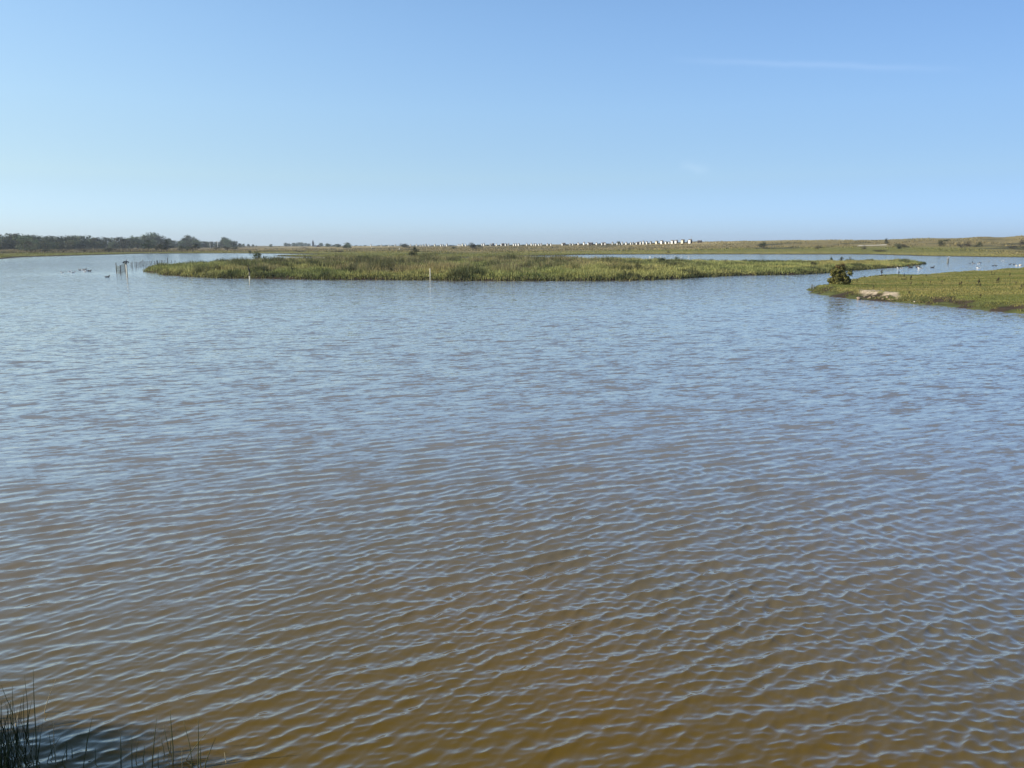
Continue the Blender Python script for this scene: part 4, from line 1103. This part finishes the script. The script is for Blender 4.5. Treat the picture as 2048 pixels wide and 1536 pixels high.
# ------------------------------------------------------------------ stones and clods
def stone_mesh(seed, mat):
    import bmesh
    bm = bmesh.new(); bmesh.ops.create_icosphere(bm, subdivisions=2, radius=1); r = random.Random(seed)
    offs = [Vector([r.gauss(0, 1) for _ in range(3)]).normalized() for _ in range(7)]; cut = [r.uniform(.55, .85) for _ in range(7)]
    for v in bm.verts:
        for o_, c in zip(offs, cut):
            d = v.co.dot(o_)
            if d > c: v.co -= o_ * (d - c)
        v.co *= r.uniform(.95, 1.05)
    me = bpy.data.meshes.new('stone'); bm.to_mesh(me); bm.free(); me.materials.append(mat); return me
SM = [stone_mesh(i, M_clod) for i in range(4)]; SS = [stone_mesh(i + 9, M_stone) for i in range(2)]
for i, (px, py, s, m_, lab, g) in enumerate([(1717, 598, .22, SM[0], 'dark rounded turf clod at the left end of the pale eroded bank', None), (1829, 604, .09, SS[0], 'single whitish stone in the grass at the water edge of the spit', None),
        (2041, 531, .35, SS[1], 'larger pale stone on the far shore of the spit, by the right edge', None), (2033, 531.5, .22, SS[0], 'smaller pale stone left of the larger one by the right edge', None)]
        + [(1729 + k * 6.4 + random.uniform(-2, 2), 594.5 + random.uniform(-1.5, 4) + k * .25, random.uniform(.07, .17), SM[k % 4], 'pale dry clod of turf below the eroded bank, %s from its left end' % nth(k), 'fallen clods under the eroded bank') for k in range(11)]):
    x, y, z = on_spit(px, py)
    o = link('stone' if m_ in SS else 'turf_clod', m_, None, (x, y, z + s * .2), random.uniform(0, 6), (s, s * .8, s * .6)); tag(o, lab, 'stone' if m_ in SS else 'clod', g)

# ------------------------------------------------------------------ buildings
def box(x0, x1, y0, y1, z0, z1):
    v = [(x, y, z) for z in (z0, z1) for y in (y0, y1) for x in (x0, x1)]
    return v, [(0, 2, 3, 1), (4, 5, 7, 6), (0, 1, 5, 4), (2, 6, 7, 3), (0, 4, 6, 2), (1, 3, 7, 5)]
def gable_body(w, d, h, rise):
    v = [(-w / 2, -d / 2, 0), (w / 2, -d / 2, 0), (w / 2, d / 2, 0), (-w / 2, d / 2, 0), (-w / 2, -d / 2, h), (w / 2, -d / 2, h), (w / 2, d / 2, h), (-w / 2, d / 2, h), (0, -d / 2, h + rise), (0, d / 2, h + rise)]
    return v, [(3, 2, 1, 0), (0, 1, 5, 8, 4), (2, 3, 7, 9, 6), (1, 2, 6, 5), (3, 0, 4, 7), (4, 8, 9, 7), (5, 6, 9, 8)]
def gable_roof(w, d, h, rise, t=.08, ov=.15):
    ps = []
    for s in (-1, 1):
        x0, z0 = 0, h + rise + .012; x1, z1 = s * (w / 2 + ov), h - rise * ov / (w / 2) + .012
        v = [(x0, -d / 2 - ov, z0), (x1, -d / 2 - ov, z1), (x1, d / 2 + ov, z1), (x0, d / 2 + ov, z0)]
        v += [(a, b, c + t) for a, b, c in v]
        ps.append((v, [(0, 1, 2, 3), (7, 6, 5, 4), (0, 4, 5, 1), (1, 5, 6, 2), (2, 6, 7, 3), (3, 7, 4, 0)]))
    return join(ps)
Hs = {}
for nm, mt in (('white', M_white), ('cream', M_cream), ('grey', M_greywall)):
    Hs[nm] = (pymesh('wall', gable_body(1.7, 1.7, 2.15, .5), mt, False), pymesh('roof', gable_roof(1.7, 1.7, 2.15, .5), M_greyroof, False),
              pymesh('shade_panel', box(-.72, .72, -.91, -.855, .05, 2.1), M_darkwood, False))  # dark panel over the front wall, its shade put into the colour
Hd = (pymesh('wall', gable_body(1.7, 1.7, 2.1, .5), M_darkwood, False), Hs['white'][1], Hs['white'][2])
huts = HUTS
big = {1313.2: 1.0, 1323.5: 1.06, 1344.6: 1.05, 1352.3: 1.05, 1365.2: 1.15, 1380: 1.15}
hlab = {742: 'tiny leftmost white hut on the far skyline', 1313.2: 'white hut standing a little apart, left of the group of largest huts', 1323.5: 'left of the largest white beach huts in the close group of five',
        1331.4: 'small white hut between two larger ones in the close group of five', 1338: 'middle white hut in the close group of five', 1344.6: 'fourth white hut in the close group of five', 1352.3: 'right hut of the close group of five',
        1365.2: 'tall white hut with a low pale annexe, second from the right end of the row', 1380: 'last white beach hut at the right end of the row', 1234.5: 'left of two adjoining white huts under the pointed thicket', 1239: 'right, shorter of two adjoining white huts under the pointed thicket', 1125: 'white hut just right of the wide gap in the row'}
for i, px in enumerate(huts):
    Y = float(np.interp(px, [740, 1000, 1250, 1385], [880, 720, 590, 545]))
    bz_px = float(np.interp(px, [740, 860, 1000, 1250, 1385], [493, 493, 493, 492.3, 492.1]))
    h_px = float(np.interp(px, [740, 860, 1000, 1250, 1385], [4.0, 5.0, 5.6, 6.4, 7.4])) * big.get(px, random.uniform(.85, 1.05))
    if px in (1239, 1331.4, 1338, 1102, 1146): h_px *= .85
    p = at(px, bz_px, Y); gz = ground_z(p.x, Y)
    p.z = max(gz, p.z) if gz - p.z < .6 else gz
    s = px_h(h_px, Y) / 2.7
    lab = hlab.get(px) or ('tiny white hut in the distant left half of the row, %s right of the leftmost' % count('ha') if px < 960 else 'white beach hut in the middle stretch, %s right of the dark bushy tree' % count('hb') if px < 1110 else 'white beach hut in the right stretch, %s after the wide gap' % count('hc'))
    g = None if px in hlab else ('beach huts, distant left half' if px < 960 else 'beach huts, middle stretch' if px < 1110 else 'beach huts, right stretch')
    o = empty('beach_hut', p, math.radians(random.uniform(40, 50) if px not in big else 38), s); tag(o, lab, 'beach hut', g)
    kit = Hs['cream' if px in (1313.2, 1365.2, 925.5, 870) else 'grey' if px in (852, 886, 981, 1017, 1068, 1082.5, 1140.5, 1225, 1266, 1301.4) else 'white']
    if px not in big: o.scale = (s * random.uniform(.5, .8), s * random.uniform(.55, .8), s * random.uniform(.85, 1.05))
    link('wall', kit[0], o); link('roof', kit[1], o); link('shade_panel', kit[2], o)
# dark huts between the white ones
for i, (px, lab) in enumerate(((1006, 'dark stained hut beside white ones in the middle of the row'), (981 + 5, 'dark stained hut right of a lone white hut'), (1207.5, 'dark stained hut tight between two white huts'), (1276.5, 'dark stained hut close to the wide right group'),
                               (1128.5, 'dark stained hut just right of the wide gap'), (1182, 'long dark stained hut left of the adjoining pair'), (1399, 'long dark stained hut at the very right end of the row'), (1355 + 21, 'small dark hut between the last two white huts'))):
    Y = float(np.interp(px, [740, 1000, 1250, 1385], [880, 720, 590, 545])) + 6
    p = at(px, 492.2, Y); p.z = max(ground_z(p.x, Y), p.z)
    s = px_h(5.4, Y) / 2.7
    o = empty('dark_hut', p, math.radians(54), s); tag(o, lab, 'beach hut')
    if px in (1399, 1182): o.scale = (s * 1.3, s * 2.0, s)
    link('wall', Hd[0], o); link('roof', Hd[1], o); link('shade_panel', Hd[2], o)
# white bungalow, brown barn and tower near the left of centre
p = at(630.5, 494, 1000); p.z = max(ground_z(p.x, 1000), .8)
o = empty('white_house', p, math.radians(10)); tag(o, 'small white gabled house on the skyline right of the dark tower', 'house')
hw, hh_ = px_h(3.4, 1000), px_h(2.6, 1000)
link('wall', pymesh('wall', gable_body(hw, 6, hh_, 1.0), M_white, False), o); link('roof', pymesh('roof', gable_roof(hw, 6, hh_, 1.0), M_slate, False), o)
link('window', pymesh('window', box(-.4, .4, -3.06, -2.98, .7, 1.5), M_slate, False), o)
p = at(636.5, 494, 1010); p.z = max(ground_z(p.x, 1010), .8)
o = empty('brown_barn', p); tag(o, 'low brown barn adjoining the small white house on the skyline', 'barn')
link('wall', pymesh('wall', gable_body(px_h(7, 1010), 5, 1.3, .7), M_brick, False), o); link('roof', pymesh('roof', gable_roof(px_h(7, 1010), 5, 1.3, .7), M_darkwood, False), o)
Y = 1450; p = at(626.5, 494, Y); p.z = 0.5
top = at(626.5, 479, Y).z - .5; sh = top * .72
o = empty('tower', p); tag(o, 'slim dark tower with a stepped top on the skyline beside the flat topped trees', 'tower')
tw = px_h(3.4, Y) / 2
link('shaft', pymesh('shaft', box(-tw, tw, -tw, tw, 0, sh * .8), M_slate, False), o)
link('belfry', pymesh('belfry', box(-tw * .72, tw * .72, -tw * .72, tw * .72, sh * .8, sh), M_slate, False), o)
link('spire', pymesh('spire', ([(-tw * .55, -tw * .55, sh), (tw * .55, -tw * .55, sh), (tw * .55, tw * .55, sh), (-tw * .55, tw * .55, sh), (0, 0, top)], [(3, 2, 1, 0), (0, 1, 4), (1, 2, 4), (2, 3, 4), (3, 0, 4)]), M_slate, False), o)
# poles
for (px, ty, Y, w, mat, nm, lab) in ((436, 483.5, 700, 1.1, M_white, 'white_pole', 'thin white pole before the right tail of the far wood'), (420.5, 487.5, 720, .9, M_white, 'white_pole', 'short white pole left of the taller white pole'), (1382, 472.5, 560, .7, M_metal, 'thin_mast', 'thin mast standing beside the last beach hut')):
    x = PY(px, Y)[0]; gz = max(ground_z(x, Y), .5) - .3; top = at(px, ty, Y).z - gz
    o = empty(nm, (x, Y, gz)); tag(o, lab, 'pole'); r_ = px_h(w, Y) / 2
    link('shaft', pymesh('shaft', tube([(0, 0, 0), (0, 0, top)], [r_, r_ * .7], 8), mat), o)
    link('crossbar', pymesh('crossbar', tube([(-r_ * 3, 0, top * .96), (r_ * 3, 0, top * .96)], [r_ * .4] * 2, 6), mat), o)

# ------------------------------------------------------------------ rushes at the bottom left: (clump) lists of stems in picture pixels
def stem_obj(parent, pts, r0, mat):
    """pts: picture points from foot to tip; the foot stands on the water plane"""
    x, Y = P(pts[0][0], pts[0][1], 0.0)
    w = [at(px, py, Y + (j * .03)) for j, (px, py) in enumerate(pts)]
    w[0] = Vector((x, Y, 0)); foot = w[0] - Vector((0, 0, .15)) + (w[0] - w[1]).normalized() * .05
    ctr = [foot] + w
    # smooth the line
    P_ = []
    for i in range(len(ctr) - 1):
        for t in (0, .5): 
            P_.append(ctr[i].lerp(ctr[i + 1], t))
    P_.append(ctr[-1])
    P_ = [P_[0]] + [(P_[i - 1] + P_[i] * 2 + P_[i + 1]) / 4 for i in range(1, len(P_) - 1)] + [P_[-1]]
    n = len(P_)
    loc = parent.location
    return link('stem', pymesh('stem', tube([p - loc for p in P_], [r0 * (1 - .72 * (i / (n - 1)) ** 2) for i in range(n)], 6), mat), parent)
def zp(lst): return [(a / 4.096, 1300 + b / 4.096) for a, b in lst]
clumps = [
    ('tall dark rush clump crowding the bottom left corner', (30, 960), [[(105, 660), (105, 500), (55, 410), (0, 258)], [(108, 672), (104, 450), (100, 268)], [(12, 960), (14, 640), (10, 430)], [(60, 860), (70, 640), (58, 450)], [(92, 640), (88, 520), (84, 420)],
        [(40, 960), (25, 760), (5, 560)], [(5, 940), (2, 740), (-6, 520)], [(75, 960), (60, 760), (30, 560)], [(50, 960), (80, 800), (70, 700)], [(20, 960), (48, 820), (52, 690)], [(68, 950), (40, 800), (-10, 690)], [(125, 620), (135, 580), (148, 535)]]),
    ('rush clump with three tall stems right of the corner clump', (230, 720), [[(205, 715), (232, 560), (222, 400), (198, 205)], [(196, 640), (192, 480), (196, 335)], [(296, 960), (298, 700), (278, 440), (272, 155)], [(230, 690), (228, 560), (262, 410)], [(280, 930), (248, 800), (222, 705)], [(305, 880), (330, 780), (326, 670)], [(170, 900), (120, 780), (100, 700)], [(215, 930), (190, 820), (160, 740)]]),
    ('single straw coloured broken rush stem leaning right in the water', (358, 515), [[(358, 517), (395, 400), (462, 226)]]),
    ('loose rush clump with crossing stems below the straw stem', (440, 900), [[(460, 945), (440, 760), (440, 572)], [(425, 850), (412, 760), (403, 676)], [(375, 935), (430, 800), (515, 690)], [(500, 940), (525, 860), (556, 790)], [(545, 890), (546, 800), (547, 740)], [(592, 880), (590, 830), (588, 778)]]),
    ('tall pair of dark rush stems between two loose clumps', (690, 950), [[(678, 960), (712, 770), (735, 650), (760, 538)], [(705, 815), (714, 740), (716, 678)], [(780, 915), (781, 850), (779, 790)]]),
    ('row of four short thin rush stems in the middle of the foreground corner', (1040, 950), [[(990, 962), (992, 820), (985, 684)], [(1080, 962), (1080, 830), (1078, 706)], [(1110, 905), (1122, 820), (1126, 735)], [(1168, 915), (1180, 850), (1186, 778)]]),
    ('tallest rush clump with two long stems at the bottom edge', (1400, 950), [[(1245, 962), (1255, 820), (1272, 660), (1284, 536)], [(1415, 950), (1420, 800), (1402, 640), (1394, 492)], [(1390, 845), (1362, 720), (1338, 612)], [(1350, 862), (1332, 780), (1314, 700)], [(1296, 962), (1294, 890), (1298, 800)], [(1393, 840), (1400, 740), (1404, 660)]]),
    ('rightmost rush clump with a stem bent sharply to the right', (1590, 950), [[(1575, 962), (1560, 800), (1530, 680), (1502, 578)], [(1620, 962), (1626, 760), (1624, 552)], [(1510, 910), (1590, 800), (1680, 690), (1754, 604)], [(1592, 962), (1550, 930), (1508, 900)], [(1670, 962), (1715, 840), (1766, 720)], [(1856, 932), (1846, 885), (1838, 838)], [(1494, 962), (1490, 880), (1492, 800)], [(1640, 940), (1642, 850), (1640, 775)]]),
]
for lab, basep, stems in clumps:
    bx, by = zp([basep])[0]; x, y = P(bx, by)
    o = empty('rush_clump', (x, y, 0)); tag(o, lab, 'rushes')
    for s in stems:
        straw = (s[0][0] in (358, 125) or (s[0][0], s[0][1]) == (1856, 932))
        stem_obj(o, zp(s), random.uniform(.0035, .0055), M_strawstem if straw or random.random() < .12 else M_stem)
# short tangled young rushes at the very corner
n = 700
px = rng.uniform(-150, 90, n) ** 1; py = rng.uniform(1470, 1600, n)
k = rng.random(n) < np.clip((80 - px) / 90, .05, 1); px, py = px[k], py[k]
xy = np.array([P(a, b) for a, b in zip(px, py)])
T = pal([(0.035, 0.05, 0.018), (0.06, 0.075, 0.025)], [.6, .4], len(xy)) * rng.uniform(.6, 1.2, (len(xy), 1))
V, C = blades(xy[:, 0], xy[:, 1], np.full(len(xy), -.05), rng.uniform(.12, .5, len(xy)), rng.uniform(.006, .011, len(xy)), T, .45)
o = link('young_rushes', tris_mesh('young_rushes', V, 0, M_grass, C)); tag(o, 'dense tangle of short dark rushes in the bottom left corner', 'rushes', kind='stuff')

# ------------------------------------------------------------------ haze
HAZE = 0.00017
if HAZE:
    v, f = box(-4700, 4700, -2200, 2200, -2.2, 26)
    m = bpy.data.materials.new('haze'); m.use_nodes = True; n = m.node_tree.nodes; n.clear()
    out = n.new('ShaderNodeOutputMaterial'); pv = n.new('ShaderNodeVolumePrincipled')
    pv.inputs['Color'].default_value = (0.78, 0.88, 1.0, 1); pv.inputs['Density'].default_value = HAZE; pv.inputs['Anisotropy'].default_value = 0.2
    m.node_tree.links.new(pv.outputs[0], out.inputs['Volume'])
    o = link('haze', pymesh('haze', (v, f), m, False)); tag(o, kind='stuff')
